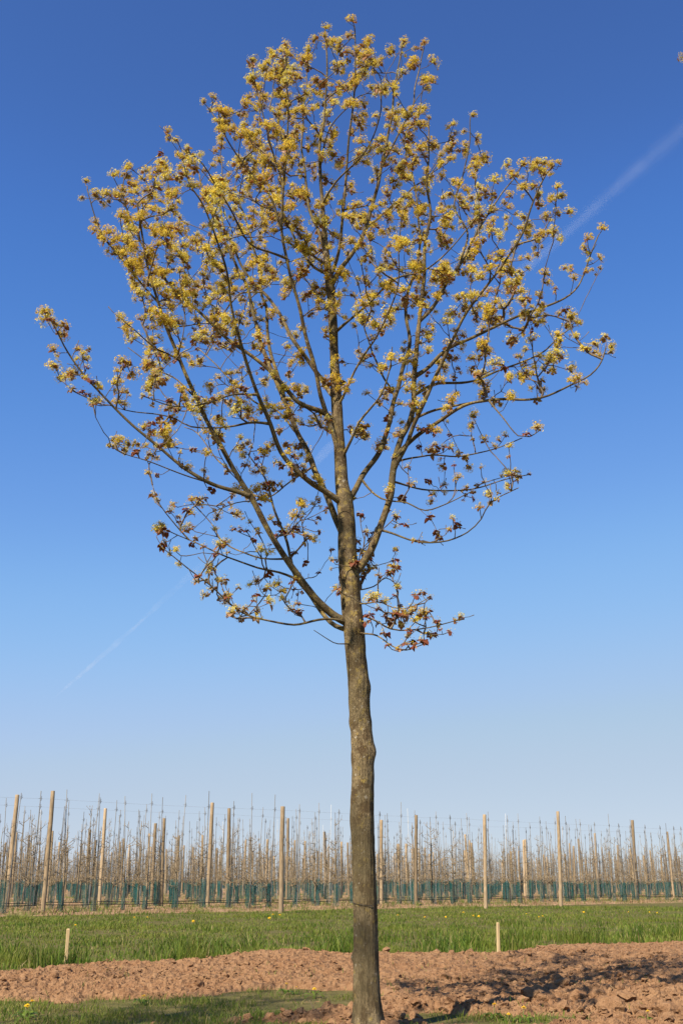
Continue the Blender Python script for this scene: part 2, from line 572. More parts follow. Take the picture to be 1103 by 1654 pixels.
n_try = 52000
cy = 8.2 * (20.0 / 8.2) ** RNG.random(n_try)
cx = (RNG.random(n_try) * 0.8 - 0.38) * cy
cz, cm = ground_z(cx, cy)
dens = np.clip(0.55 + 0.9 * vnoise(cx * 0.9, cy * 0.9, seed=31) + 0.5 * vnoise(cx * 3, cy * 3, seed=32), 0.05, 1)
c_ = on_ground(665, 1608)
dens *= 1 - 0.95 * np.exp(-(((cx - c_[0]) / 0.5) ** 2 + ((cy - c_[1]) / 0.5) ** 2))
ok = (cm > 0.02) & (RNG.random(n_try) < dens)
cx, cy, cz = cx[ok], cy[ok], cz[ok]
sz = 0.005 + 0.010 * RNG.random(len(cx)) ** 3 + 0.04 * RNG.random(len(cx)) ** 26
# the coarse lumps in the lower right and along the crest of the bank
for (ax, ay, r) in [(862, 1616, .095), (843, 1624, .065), (885, 1622, .07), (910, 1608, .06), (932, 1622, .075), (955, 1634, .08), (985, 1638, .095), (1012, 1628, .07), (1078, 1645, .11), (1040, 1650, .07), (965, 1618, .08), (1000, 1612, .06), (905, 1636, .07), (1055, 1626, .05), (640, 1584, .045), (575, 1538 + 20, .05), (515, 1542, .05), (450, 1541, .045), (395, 1546, .05), (385, 1551, .04), (820, 1540, .045), (720, 1588, .06), (735, 1590, .04), (900, 1590, .06), (93, 1610, .05), (250, 1604, .05), (320, 1600, .06), (315, 1606, .04), (760, 1628, .05), (730, 1634, .055), (705, 1630, .045)]:
    q = on_ground(ax, ay)
    z_, _ = ground_z(q[0], q[1])
    cx = np.append(cx, q[0]); cy = np.append(cy, q[1]); cz = np.append(cz, z_); sz = np.append(sz, r)
order = np.argsort(-(sz / cy))
for a in order[:300]:
    o = link('clod', clod_meshes[a % 7], soil, (cx[a], cy[a], cz[a] + sz[a] * 0.25))
    o.scale = (sz[a],) * 3
    o.rotation_euler = (random.uniform(-.4, .4), random.uniform(-.4, .4), random.uniform(0, 6.3))
Vc, Fc_, nn = [], [], 0
for a in order[300:]:
    V, Fi = (OCT if sz[a] < 0.011 else (I0 if sz[a] < 0.022 else clod_shapes[a % 7]))
    t_ = random.uniform(0, 6.3)
    R_ = np.array([[math.cos(t_), -math.sin(t_), 0], [math.sin(t_), math.cos(t_), 0], [0, 0, random.uniform(.6, .9)]])
    jit = 1 + 0.25 * RNG.standard_normal(len(V))[:, None]
    Vc.append((V * jit) @ R_.T * sz[a] + np.array([cx[a], cy[a], cz[a] + sz[a] * 0.2]))
    Fc_.append(Fi + nn); nn += len(V)
link('crumbs', mesh('crumbs', np.concatenate(Vc), [np.concatenate(Fc_)], [M_soil], smooth=False), soil, kind='stuff')


# ------------------------------------------------------------------ grass
def blades(name, x, y, h, width, lean, mat, tone, z=None, parent=None, label=None, cat=None):
    n = len(x)
    z = np.zeros(n) if z is None else z
    az = RNG.random(n) * 2 * math.pi
    la = RNG.random(n) * 2 * math.pi
    side = np.stack([np.cos(az), np.sin(az), np.zeros(n)], 1)
    ld = np.stack([np.cos(la), np.sin(la), np.zeros(n)], 1) * (lean * (0.3 + RNG.random(n)))[:, None]
    base = np.stack([x, y, z - 0.01], 1)
    up = np.array([0, 0, 1.0])
    V = np.zeros((n, 5, 3))
    V[:, 0] = base - side * width[:, None] / 2
    V[:, 1] = base + side * width[:, None] / 2
    m1 = base + up * (h * 0.55)[:, None] + ld * (h * 0.28)[:, None]
    V[:, 2] = m1 - side * width[:, None] * 0.4
    V[:, 3] = m1 + side * width[:, None] * 0.4
    V[:, 4] = base + up * (h * 0.93)[:, None] + ld * h[:, None]
    b = np.arange(n)[:, None] * 5
    quads = b + np.array([[0, 1, 3, 2]])
    tris = b + np.array([[2, 3, 4]])
    me = mesh(name, V.reshape(-1, 3), [tris, quads], [mat], smooth=False, tone=np.repeat(tone, 5))
    kw = dict(kind='stuff')
    if label:
        kw.update(label=label, category=cat)
    return link(name, me, parent, **kw)


# orchard geometry (needed for the limit of the meadow): rows recede to the right
ROW_A = math.radians(39)
RU = np.array([math.cos(ROW_A), math.sin(ROW_A)])
RN = np.array([-math.sin(ROW_A), math.cos(ROW_A)])
ROW0 = on_ground(70, 1478)[:2]                # foot of the big post at the left of the front row
ROW_GAP = 3.6


def row_coord(x, y):
    return (x - ROW0[0]) * RN[0] + (y - ROW0[1]) * RN[1]


# the green strip between the soil and the orchard
n = 390000
y = 11.5 * (46 / 11.5) ** (RNG.random(n) ** 0.85)
x = (RNG.random(n) * 1.12 - 0.56) * y
z, m = ground_z(x, y)
yf = np.interp(x, farL[:, 0], farL[:, 1])
rc = row_coord(x, y)
clump = vnoise(x * 0.9, y * 0.6, seed=51) * 0.6 + vnoise(x * 2.6, y * 2.6, seed=52) * 0.5
ok = (y > yf - 0.35) & (m < 0.05) & (rc < -1.05 + 0.25 * vnoise(x * 2, y * 2, seed=53)) & (RNG.random(n) < 0.50 + 0.6 * clump)
x, y, z, clump, yf = x[ok], y[ok], z[ok], clump[ok], yf[ok]
near_edge = np.exp(-np.clip(y - yf, 0, 99) / 3.2)
tuft = np.clip(vnoise(x * 1.5, y * 1.0, seed=54) * 1.3 + vnoise(x * 4, y * 3, seed=55) * 0.6 - 0.2 + 0.5 * near_edge, 0, 1)
h = (0.035 + 0.085 * RNG.random(len(x))) * (0.8 + 0.5 * np.clip(clump, -0.6, 1.2)) * (0.8 + 0.7 * near_edge) + tuft * (0.05 + 0.30 * RNG.random(len(x)) ** 1.5) * (0.35 + 0.85 * near_edge)
tone = np.clip(0.62 + 0.30 * clump - 0.40 * tuft + 0.24 * RNG.standard_normal(len(x)), 0, 0.88)
tone = np.where(RNG.random(len(x)) < 0.10, 0.9 + 0.1 * RNG.random(len(x)), tone)
blades('meadow_grass', x, y, h, 0.006 + 0.006 * RNG.random(len(x)) + 0.0002 * y, np.full(len(x), 0.45), M_grass, tone, z, label='long green meadow grass between the bare soil and the orchard', cat='grass')

# the short grass in front on the left, and the tufts left in the soil
n = 90000
y = 7.6 * (12.0 / 7.6) ** RNG.random(n)
x = (RNG.random(n) * 0.92 - 0.48) * y
z, m = ground_z(x, y)
clump = vnoise(x * 2.2, y * 2.2, seed=61) * 0.6 + vnoise(x * 6, y * 6, seed=62) * 0.5
yf = np.interp(x, farL[:, 0], farL[:, 1])
ok = (m < 0.10) & (y < yf - 1.0) & (RNG.random(n) < (0.30 + 0.75 * clump) * np.where(m > 0, 0.4, 1))
x, y, z, clump = x[ok], y[ok], z[ok], clump[ok]
h = (0.022 + 0.045 * RNG.random(len(x))) * (1 + 0.65 * np.clip(clump, -0.7, 1.2))
tone = np.clip(0.42 + 0.3 * clump + 0.22 * RNG.standard_normal(len(x)), 0, 0.86)
tone = np.where(RNG.random(len(x)) < 0.26, 0.9 + 0.1 * RNG.random(len(x)), tone)
blades('front_grass', x, y, h, 0.004 + 0.004 * RNG.random(len(x)), np.full(len(x), 0.7), M_grass, tone, z, label='short patchy grass in the foreground left of the trunk', cat='grass')

# sparse weeds on the bare soil
n = 2600
y = 8.4 * (18 / 8.4) ** RNG.random(n)
x = (RNG.random(n) * 0.8 - 0.38) * y
z, m = ground_z(x, y)
ok = (m > 0.03) & (vnoise(x * 1.6, y * 1.6, seed=71) + 0.4 * vnoise(x * 6, y * 6, seed=72) > 0.42)
x, y, z = x[ok], y[ok], z[ok]
blades('soil_weeds', x, y, 0.03 + 0.06 * RNG.random(len(x)), np.full(len(x), 0.006), np.full(len(x), 0.8), M_grass, np.clip(0.5 + 0.3 * RNG.standard_normal(len(x)), 0, 1), z, label='scattered weeds sprouting from the bare soil', cat='weeds')

# ------------------------------------------------------------------ the flowering maple
random.seed(11)
RNG = np.random.default_rng(11)
TREE_Y = on_ground(594, 1668)[1]
TREE_X = on_ground(594, 1668)[0]


class Limb:
    pass


LIMBS = {}
LIMB_ORDER = []


def limb(name, parent, pts, d_tip, w0, w1, d_pow=1.0, step=0.06):
    """pts: pixels along the limb; d_tip: how far its end leans away (+) or towards the viewer (-) in metres; w0, w1: widths in pixels"""
    L = Limb()
    pts = [tuple(map(float, q)) for q in pts]
    d0 = 0.0
    if parent:
        Pp = LIMBS[parent]
        pr = to_px(Pp.P)
        a = int(np.argmin(np.hypot(pr[:, 0] - pts[0][0], pr[:, 1] - pts[0][1])))
        d0 = Pp.P[a][1] - TREE_Y
        pts[0] = (pr[a, 0], pr[a, 1])
    seg = [0.0]
    for q0, q1 in zip(pts[:-1], pts[1:]):
        seg.append(seg[-1] + math.hypot(q1[0] - q0[0], q1[1] - q0[1]))
    seg = np.array(seg) / seg[-1]
    P3 = np.array([at(q[0], q[1], TREE_Y + d0 + (d_tip - d0) * s ** d_pow) for q, s in zip(pts, seg)])
    P = catmull(P3, step)
    s = np.concatenate([[0], np.cumsum(np.linalg.norm(np.diff(P, axis=0), axis=1))])
    t = s / s[-1]
    k_ = len(LIMB_ORDER)
    if parent:
        wob = np.stack([vnoise(s * 3.1, s * 0 + k_ * 7.3 + 31 * c_, seed=80) for c_ in range(3)], 1) * 0.02 * np.minimum(1, s / 0.2)[:, None]
        P = P + wob
    dep = to_px(P)[:, 2]
    L.P, L.s, L.name = P, s, name
    L.R = 0.88 * (w0 + (w1 - w0) * t ** 0.8) / 2 * dep / F
    if parent:
        L.R = L.R * (1 + 0.45 * np.exp(-s / 0.07)) * (1 + 0.07 * vnoise(s * 9, s * 0 + k_, seed=81))
    LIMBS[name] = L
    LIMB_ORDER.append(name)
    return L


trunk_px = [(594.5, 1668, 55), (594, 1654, 51), (592, 1600, 46), (591, 1540, 44), (590, 1480, 42), (588.5, 1420, 40.5), (586, 1350, 39.5), (585, 1300, 39), (586, 1255, 38), (586, 1215, 39.5), (584, 1180, 37), (580, 1140, 36), (579, 1100, 36), (575, 1060, 34.5), (572, 1020, 35), (567, 975, 35), (564, 930, 34), (561, 890, 32), (560, 850, 31), (557, 812, 29), (552, 780, 23), (550, 745, 21), (547, 700, 18.5), (543, 640, 17.5), (540, 580, 15.5), (538, 530, 15), (535, 480, 15.5), (531, 450, 14), (527, 410, 10.5), (523, 380, 9.5)]
P3 = np.array([at(a, b, TREE_Y) for a, b, c_ in trunk_px])
w3 = np.array([c_ for *_, c_ in trunk_px])[:, None]
P3 = np.concatenate([np.concatenate([[P3[0][0] + 0.0, TREE_Y, -0.15]])[None], P3])
w3 = np.concatenate([[[64]], w3])
P = catmull(np.concatenate([P3, w3], 1), 0.02)
T_ = Limb()
T_.name = 'trunk'; T_.P = P[:, :3].copy()
T_.s = np.concatenate([[0], np.cumsum(np.linalg.norm(np.diff(T_.P, axis=0), axis=1))])
T_.R = 0.93 * P[:, 3] / 2 * to_px(T_.P)[:, 2] / F
LIMBS['trunk'] = T_
LIMB_ORDER.append('trunk')

limb('L1', 'trunk', [(562, 1010), (545, 995), (510, 963), (470, 915), (440, 865), (410, 813), (395, 788), (365, 730), (330, 668), (300, 608), (275, 550), (256, 490), (240, 435), (228, 380), (222, 330)], -1.0, 15, 3.0)
limb('L1b', 'L1', [(395, 800), (350, 785), (300, 757), (255, 720), (215, 687), (170, 642), (135, 605), (110, 568), (92, 535), (76, 512)], -0.7, 8, 2.2)
limb('L1c', 'L1', [(256, 490), (225, 455), (190, 410), (165, 375), (150, 345), (140, 305)], -0.9, 3.6, 1.8)
limb('L2', 'trunk', [(553, 815), (530, 797), (495, 775), (457, 730), (425, 664), (405, 612), (391, 568), (381, 530), (374, 490), (368, 440), (352, 390), (330, 335), (305, 300)], -1.35, 11.5, 2.6)
limb('L3', 'trunk', [(545, 705), (528, 669), (482, 649), (442, 606), (401, 572), (355, 532), (315, 497), (284, 472), (255, 440), (232, 400), (212, 350), (200, 310)], -0.35, 10, 2.4)
limb('L4', 'trunk', [(553, 880), (538, 835), (523, 786), (505, 755), (487, 715), (470, 675), (457, 644), (432, 583), (411, 517), (400, 460), (372, 410), (345, 350), (322, 280)], 1.1, 13, 2.6)
limb('L4b', 'L4', [(457, 644), (435, 560), (428, 500), (420, 440), (405, 380), (380, 320)], 1.6, 8, 2.4)
limb('L5', 'trunk', [(541, 645), (528, 627), (500, 590), (470, 548), (452, 512), (430, 480), (411, 462), (385, 420), (365, 370), (355, 310)], 0.9, 9.5, 2.4)
limb('L6', 'trunk', [(549, 735), (535, 690), (520, 650), (512, 625), (503, 568), (487, 512), (472, 455), (463, 410), (458, 370), (459, 325), (463, 244), (465, 170), (464, 122), (462, 88)], -0.95, 9.5, 2.2)
limb('L6b', 'L6', [(464, 420), (435, 405), (402, 390), (375, 345), (352, 300), (330, 262), (300, 240)], -1.3, 4.5, 1.8)
limb('L6c', 'L6', [(460, 370), (437, 325), (412, 290), (391, 264), (372, 235), (355, 203), (340, 178)], -0.8, 5, 1.8)
limb('L6d', 'L6', [(462, 300), (440, 240), (425, 190), (413, 140), (406, 100)], -0.9, 3.6, 1.8)
limb('R1', 'trunk', [(575, 935), (592, 905), (606, 880), (620, 835), (633, 796), (637, 765), (641, 735), (650, 705), (660, 682), (668, 630), (672, 600), (676, 547), (681, 481), (685, 430), (690, 380), (693, 330), (690, 260), (690, 190)], 0.15, 15.5, 2.2)
limb('R2', 'trunk', [(565, 812), (585, 775), (609, 730), (622, 695), (632, 660), (642, 634), (650, 603), (660, 552), (655, 500), (668, 440), (680, 390), (672, 330), (662, 280)], 1.15, 11.5, 2.4)
limb('R1b', 'R1', [(638, 760), (655, 720), (665, 690), (685, 650), (700, 615), (716, 580), (745, 515), (781, 466), (817, 415), (840, 380), (853, 350), (868, 315), (880, 285), (893, 270)], -0.6, 9, 2.2)
limb('R3', 'R1', [(642, 735), (670, 708), (705, 685), (746, 659), (787, 650), (848, 644), (898, 634), (944, 613), (965, 588), (976, 560)], -0.3, 8.5, 2.2)
limb('R3b', 'R1', [(660, 682), (680, 670), (705, 660), (745, 652), (790, 645)], 0.25, 6, 3)
limb('R4', 'R1', [(671, 608), (695, 590), (718, 570), (741, 553), (787, 532), (832, 512), (873, 497), (914, 479), (935, 460), (946, 435), (955, 408), (968, 378)], 0.4, 7.5, 2.0)
limb('R5', 'R1', [(672, 635), (700, 622), (745, 617), (790, 607), (830, 590), (870, 572), (900, 548), (922, 532)], 0.9, 6, 1.8)
limb('R6', 'R1', [(679, 520), (695, 500), (715, 470), (746, 425), (766, 385), (785, 350), (805, 320), (825, 290), (842, 268)], 0.75, 6.5, 1.8)
limb('R6b', 'R6', [(746, 425), (752, 380), (735, 330), (748, 280), (757, 225), (762, 190)], 0.3, 4, 1.7)
limb('R7', 'R3', [(795, 649), (812, 675), (835, 705), (852, 706), (868, 695)], -0.4, 3.2, 1.8)
limb('R8', 'R1', [(645, 752), (670, 738), (700, 733), (735, 734), (770, 730), (805, 722), (840, 708)], 0.6, 3.8, 1.8)
limb('R9', 'R1', [(637, 780), (665, 786), (700, 791), (740, 791), (780, 782), (820, 771), (852, 765)], 0.9, 3.6, 1.7)
limb('R10', 'R1', [(617, 855), (650, 867), (685, 875), (725, 872), (755, 858), (775, 835), (790, 808), (835, 785)], -0.5, 4, 1.7)
limb('R11', 'R2', [(588, 775), (605, 800), (625, 810), (660, 811), (690, 822), (725, 810), (765, 790)], -0.4, 4.2, 1.7)
limb('R12', 'trunk', [(582, 990), (605, 1000), (632, 1013), (660, 1018), (690, 1016), (715, 1008), (742, 998)], 0.3, 4, 1.6)
limb('R13', 'trunk', [(585, 1018), (610, 1030), (632, 1044), (655, 1050), (685, 1042)], -0.7, 3.6, 1.6)
limb('R14', 'trunk', [(580, 955), (600, 948), (620, 935), (640, 948)], 0.5, 3, 1.5)
limb('R15', 'trunk', [(581, 975), (605, 975), (630, 985), (660, 985), (692, 968)], -0.5, 3.2, 1.5)
limb('LB1', 'trunk', [(558, 1008), (525, 1000), (474, 1009), (423, 999), (383, 979), (342, 943), (301, 913), (262, 882)], -0.75, 5.5, 1.7)
limb('LB2', 'trunk', [(560, 1020), (542, 1012), (522, 992), (503, 966), (480, 935), (470, 900), (455, 855), (440, 810), (425, 770), (400, 735)], 0.95, 9.5, 2.2)
limb('LB3', 'LB2', [(480, 935), (450, 925), (418, 918), (380, 903), (352, 892), (302, 872), (258, 850)], 0.5, 4.5, 1.6)
limb('LB3b', 'LB3', [(302, 872), (276, 842), (255, 812), (246, 780)], 0.3, 2.6, 1.4)
limb('LB4', 'LB2', [(470, 905), (430, 903), (400, 895), (362, 877), (342, 845), (310, 808)], 1.1, 3.6, 1.6)
limb('LB5', 'trunk', [(565, 1040), (545, 1037), (530, 1030), (508, 1015)], -0.4, 2.6, 1.3)
limb('LC', 'L2', [(430, 686), (400, 683), (355, 688), (310, 685), (284, 675), (245, 673), (215, 668), (180, 655)], -0.4, 4.5, 1.7)
limb('LD', 'L1b', [(345, 783), (310, 770), (275, 757), (240, 745), (205, 735), (180, 722)], -0.9, 3, 1.5)
limb('LE', 'L1', [(318, 645), (290, 615), (255, 598), (225, 575), (205, 560)], -0.4, 3.4, 1.6)
limb('LF', 'L1', [(285, 580), (255, 562), (225, 540), (200, 520)], -1.3, 3.2, 1.6)
limb('LG', 'L2', [(413, 635), (380, 640), (340, 650), (300, 655), (262, 650), (232, 640)], -1.5, 4.2, 1.7)
limb('LH', 'LB2', [(440, 812), (410, 800), (380, 770), (350, 740), (320, 700), (300, 690)], 1.5, 4, 1.7)
limb('LI', 'L4', [(505, 755), (470, 775), (440, 800), (410, 812), (380, 815), (340, 830)], 0.2, 3.4, 1.6)
limb('LJ', 'L4', [(480, 700), (450, 665), (415, 650), (380, 620), (350, 590), (320, 565)], 1.7, 4.2, 1.8)
limb('T1', 'trunk', [(524, 385), (521, 340), (518, 290), (517, 240), (523, 180), (528, 110), (525, 48)], -0.05, 8.5, 2.0)
limb('T1b', 'T1', [(518, 270), (530, 215), (545, 190), (560, 175)], -0.4, 4, 1.7)
limb('T2', 'trunk', [(533, 455), (543, 420), (550, 380), (556, 330), (561, 264), (568, 193), (573, 122), (571, 40)], -0.55, 6.5, 2.0)
limb('T3', 'trunk', [(534, 462), (548, 435), (565, 412), (585, 375), (599, 330), (614, 274), (628, 210), (640, 132), (651, 75)], 0.55, 10, 2.0)
limb('T3b', 'T3', [(614, 270), (640, 225), (662, 180), (673, 130), (683, 80)], 0.75, 4, 1.7)
limb('T4', 'T3', [(588, 370), (620, 345), (655, 315), (690, 285), (715, 255)], 1.3, 4.6, 1.8)
limb('T5', 'trunk', [(527, 405), (505, 355), (495, 300), (488, 245), (490, 180), (498, 115)], 0.9, 6.5, 1.8)
limb('T6', 'trunk', [(530, 445), (500, 425), (475, 380), (450, 330), (425, 270), (420, 200)], 0.6, 5.5, 1.8)
limb('T7', 'trunk', [(541, 540), (570, 510), (605, 480), (640, 450), (690, 430), (730, 395), (770, 345)], -0.9, 5.5, 1.8)
limb('T8', 'trunk', [(542, 660), (565, 620), (590, 570), (615, 530), (640, 470), (640, 410), (645, 350)], -0.9, 5, 1.8)
limb('T9', 'T1', [(520, 330), (545, 290), (590, 245), (612, 190), (618, 130)], -1.0, 4, 1.7)
limb('T10', 'R2', [(640, 640), (612, 590), (590, 540), (585, 490), (572, 450)], 1.3, 4, 1.8)
limb('T11', 'trunk', [(549, 745), (567, 710), (580, 680), (612, 640), (625, 600), (630, 560)], -0.5, 6, 1.9)

# where the flower heads are: heads per 50 px square of the photograph, from x = 50 on, from y = 50 down
HEADS = {50: '0000000244422300000', 100: '0000001774655000000', 150: '0000024784554010000', 200: '0000226774366330000',
         250: '0112446874346542200', 300: '0234568874556543310', 350: '0048757765646554402', 400: '0048855454355554521',
         450: '0025677435444455200'.ljust(19, '0'), 500: '2013356422334444442', 550: '1214555321334454553', 600: '0444455433224455342',
         650: '0132334344233112200', 700: '0013323430122212100', 750: '0001123431012333000', 800: '0000232432122120000',
         850: '0000434333212200000', 900: '0000121232330000000', 950: '0000024331266000000', 1000: '0000001100044200000'}
TIPS = [(570, 35), (525, 46), (540, 65), (565, 58), (462, 75), (445, 90), (406, 98), (440, 88), (652, 68), (684, 70), (628, 86), (613, 102), (690, 128), (762, 187), (751, 212), (345, 158), (330, 167), (273, 220), (287, 228), (305, 240), (261, 248), (211, 272), (183, 285), (138, 293), (135, 320), (157, 318), (155, 360), (165, 382), (845, 266), (890, 268), (878, 280), (833, 345), (862, 302), (868, 315), (848, 300), (917, 342), (900, 345), (972, 370), (948, 388), (952, 410), (968, 432), (945, 440), (926, 450), (978, 546), (985, 570), (968, 575), (935, 522), (930, 545), (908, 540), (72, 505), (80, 515), (103, 526), (87, 567), (125, 565), (143, 565), (108, 610), (115, 630), (193, 513), (205, 535), (217, 548), (198, 585), (212, 605), (240, 590), (183, 722), (200, 725), (195, 712), (240, 765), (237, 740), (258, 720), (868, 692), (850, 700), (838, 768), (855, 765), (826, 765), (790, 800), (775, 820), (725, 855), (705, 860), (745, 998), (735, 1003), (708, 1003), (695, 965), (688, 1040), (668, 1042), (655, 1040), (650, 990), (640, 998), (665, 985), (625, 1000), (262, 848), (258, 855), (290, 843), (262, 882), (275, 895), (318, 940), (340, 925), (345, 950), (368, 965), (370, 995), (385, 950), (410, 970), (432, 965), (470, 985), (480, 975), (247, 800), (255, 810), (308, 805), (640, 945), (628, 925), (612, 930), (590, 860), (570, 905), (585, 895), (560, 900), (545, 905)]

lp = np.concatenate([LIMBS[n_].P[(len(LIMBS[n_].P) // 8 if n_ != 'trunk' else 240):] for n_ in LIMB_ORDER])
lpx = to_px(lp)
ATT = []


def put_head(px, py, spread):
    d2 = np.hypot(lpx[:, 0] - px, (lpx[:, 1] - py) * 0.8) + np.where(lpx[:, 1] < py - 15, 60, 0)
    wgt = np.exp(-d2 / 28.0)
    a = random.choices(range(len(d2)), weights=wgt.tolist())[0] if wgt.sum() > 1e-9 else int(np.argmin(d2))
    dy = lp[a][1] + random.gauss(0, spread)
    ATT.append((*at(px, py, dy), px, py))


OUTLINE = [(570, 25), (600, 75), (655, 60), (700, 65), (712, 130), (705, 180), (770, 180), (775, 220), (800, 275), (850, 255), (905, 258), (900, 300), (930, 335), (925, 355), (890, 380), (870, 400), (925, 440), (960, 380), (985, 365), (980, 440), (935, 470), (925, 510), (945, 515), (940, 560), (985, 535), (998, 565), (975, 590), (930, 620), (880, 640), (870, 660), (850, 655), (790, 665), (800, 690), (870, 680), (890, 700), (850, 715), (800, 730), (740, 740), (740, 750), (820, 752), (865, 765), (800, 820), (760, 850), (730, 885), (690, 890), (650, 870), (640, 900), (650, 950), (700, 955), (760, 990), (740, 1015), (700, 1050), (640, 1055), (600, 1020), (590, 960), (570, 920), (545, 960), (500, 990), (430, 1015), (365, 1000), (310, 940), (250, 880), (240, 840), (300, 800), (240, 760), (175, 735), (170, 710), (230, 690), (130, 650), (95, 610), (75, 570), (60, 500), (85, 495), (115, 520), (160, 570), (175, 600), (190, 580), (180, 510), (205, 500), (240, 520), (230, 490), (200, 460), (170, 440), (185, 420), (160, 390), (140, 365), (145, 340), (125, 300), (130, 280), (165, 310), (175, 275), (220, 260), (225, 290), (255, 245), (265, 215), (290, 210), (320, 235), (345, 260), (350, 220), (320, 165), (345, 145), (370, 180), (395, 155), (400, 90), (430, 80), (460, 65), (500, 90), (515, 40), (530, 35), (555, 30)]


def inside_outline(x, y):
    ins = False
    for (x0, y0), (x1, y1) in zip(OUTLINE, OUTLINE[1:] + OUTLINE[:1]):
        if (y0 > y) != (y1 > y) and x < x0 + (y - y0) / (y1 - y0) * (x1 - x0):
            ins = not ins
    return ins


for (a, b) in TIPS:
    put_head(a, b, 0.05)
for yy, row in HEADS.items():
    for ci, ch in enumerate(row[:19]):
        for q in range(int(round(int(ch) * (1.42 if yy < 480 else (1.3 if yy < 640 else 1.65))))):
            hx, hy = 50 + ci * 50 + random.uniform(0, 50), yy + random.uniform(0, 50)
            if inside_outline(hx, hy):
                put_head(hx, hy, 0.22)
ATT = np.array(ATT)
# keep heads from sitting in one another
keepers = []
for a in range(len(ATT)):
    if a < len(TIPS) or not keepers or np.min(np.linalg.norm(ATT[keepers, :3] - ATT[a, :3], axis=1)) > 0.055:
        keepers.append(a)
ATT = ATT[keepers]

# --- twigs: each head is joined to the cheapest point of the wood grown so far
NP, ND, NPAR, NLIMB = [], [], [], []
for n_ in LIMB_ORDER:
    L = LIMBS[n_]
    D = np.gradient(L.P, axis=0); D /= np.linalg.norm(D, axis=1)[:, None]
    k0 = 255 if n_ == 'trunk' else max(1, len(L.P) // 6)
    stp = 4 if n_ == 'trunk' else 1
    for a in range(k0, len(L.P), stp):
        NP.append(L.P[a]); ND.append(D[a]); NPAR.append(-1); NLIMB.append(L.R[a])
NP = np.array(NP); ND = np.array(ND); NPAR = list(NPAR); NRAD = list(NLIMB)
A3 = ATT[:, :3]
best = np.full(len(A3), 1e9); besti = np.zeros(len(A3), int)


def cost(nodes, dirs, base_idx, thick):
    global best, besti
    for a0 in range(0, len(nodes), 400):
        v = A3[:, None, :] - nodes[None, a0:a0 + 400, :]
        d = np.linalg.norm(v, axis=2) + 1e-6
        c1 = (v * dirs[None, a0:a0 + 400, :]).sum(2) / d
        upz = v[:, :, 2] / d
        c = d * (1.55 - 0.55 * c1) * (1.12 - 0.25 * upz) + thick[None, a0:a0 + 400]
        mi_ = c.argmin(1); mv = c[np.arange(len(A3)), mi_]
        up = mv < best
        best = np.where(up, mv, best); besti = np.where(up, base_idx + a0 + mi_, besti)


cost(NP, ND, 0, np.minimum(np.array(NRAD) * 2.0, 0.12))
done = np.zeros(len(A3), bool)
PATHS = []                                     # (parent node, node indices, head index)
UP = np.array([0, 0, 1.0])
for it in range(len(A3)):
    a = int(np.argmin(np.where(done, 1e9, best)))
    done[a] = True
    pi_ = int(besti[a])
    p0, p1 = NP[pi_], A3[a]
    v = p1 - p0; d = np.linalg.norm(v)
    vd = v / (d + 1e-9)
    t0 = ND[pi_] * 0.42 * min(1.0, 0.22 / (d + 1e-6)) + vd * 0.85 + RNG.standard_normal(3) * 0.12
    t1 = vd * 0.7 + UP * 0.5 + RNG.standard_normal(3) * 0.18
    t0 /= np.linalg.norm(t0); t1 /= np.linalg.norm(t1)
    ns = max(2, int(d / 0.055))
    t = np.linspace(0, 1, ns + 1)[1:, None]
    b1, b2 = p0 + t0 * d * 0.36, p1 - t1 * min(d * 0.33, 0.10)
    B = (1 - t) ** 3 * p0 + 3 * (1 - t) ** 2 * t * b1 + 3 * (1 - t) * t ** 2 * b2 + t ** 3 * p1
    kink = RNG.standard_normal(B.shape) * 0.0045
    kink[-1] = 0
    B = B + kink
    allp = np.concatenate([[p0], B])
    dirs = np.diff(allp, axis=0); dirs /= np.linalg.norm(dirs, axis=1)[:, None] + 1e-9
    i0 = len(NP)
    NP = np.concatenate([NP, B]); ND = np.concatenate([ND, dirs])
    NPAR += [pi_] + list(range(i0, i0 + ns - 1))
    NRAD += [0.0] * ns
    PATHS.append((pi_, np.arange(i0, i0 + ns), a))
    if ns > 1:
        cost(B[:-1], dirs[:-1], i0, np.full(ns - 1, 0.015))
cnt = np.zeros(len(NP))
for pi_, idx, a in PATHS:
    cnt[idx[-1]] += 1
for a in range(len(NP) - 1, -1, -1):
    if NPAR[a] >= 0 and cnt[a] > 0:
        cnt[NPAR[a]] += cnt[a]
trad = 0.0031 * np.maximum(cnt, 1) ** 0.42

twig_mb = MB()
HEAD_DIR = np.zeros((len(A3), 3))
for pi_, idx, a in PATHS:
    pts = np.concatenate([[NP[pi_]], NP[idx]])
    r = trad[idx]
    rr = np.concatenate([[r[0] * 1.25], r]) * (1 + 0.12 * RNG.standard_normal(len(idx) + 1))
    add_tube(twig_mb, pts, np.maximum(rr, 0.0022), 4 if r[0] < 0.006 else 5, 0, RNG.random())
    HEAD_DIR[a] = pts[-1] - pts[-2]
# short bare spurs
for q in range(700):
    a = random.randrange(len(PATHS))
    pi_, idx, _ = PATHS[a]
    n0 = idx[random.randrange(len(idx))]
    dv = ND[n0] * 0.5 + RNG.standard_normal(3) * 0.6 + UP * 0.4
    dv /= np.linalg.norm(dv)
    ln = random.uniform(0.03, 0.12)
    add_tube(twig_mb, [NP[n0], NP[n0] + dv * ln * 0.6, NP[n0] + dv * ln + UP * 0.01], [0.0025, 0.0022, 0.0035], 4)


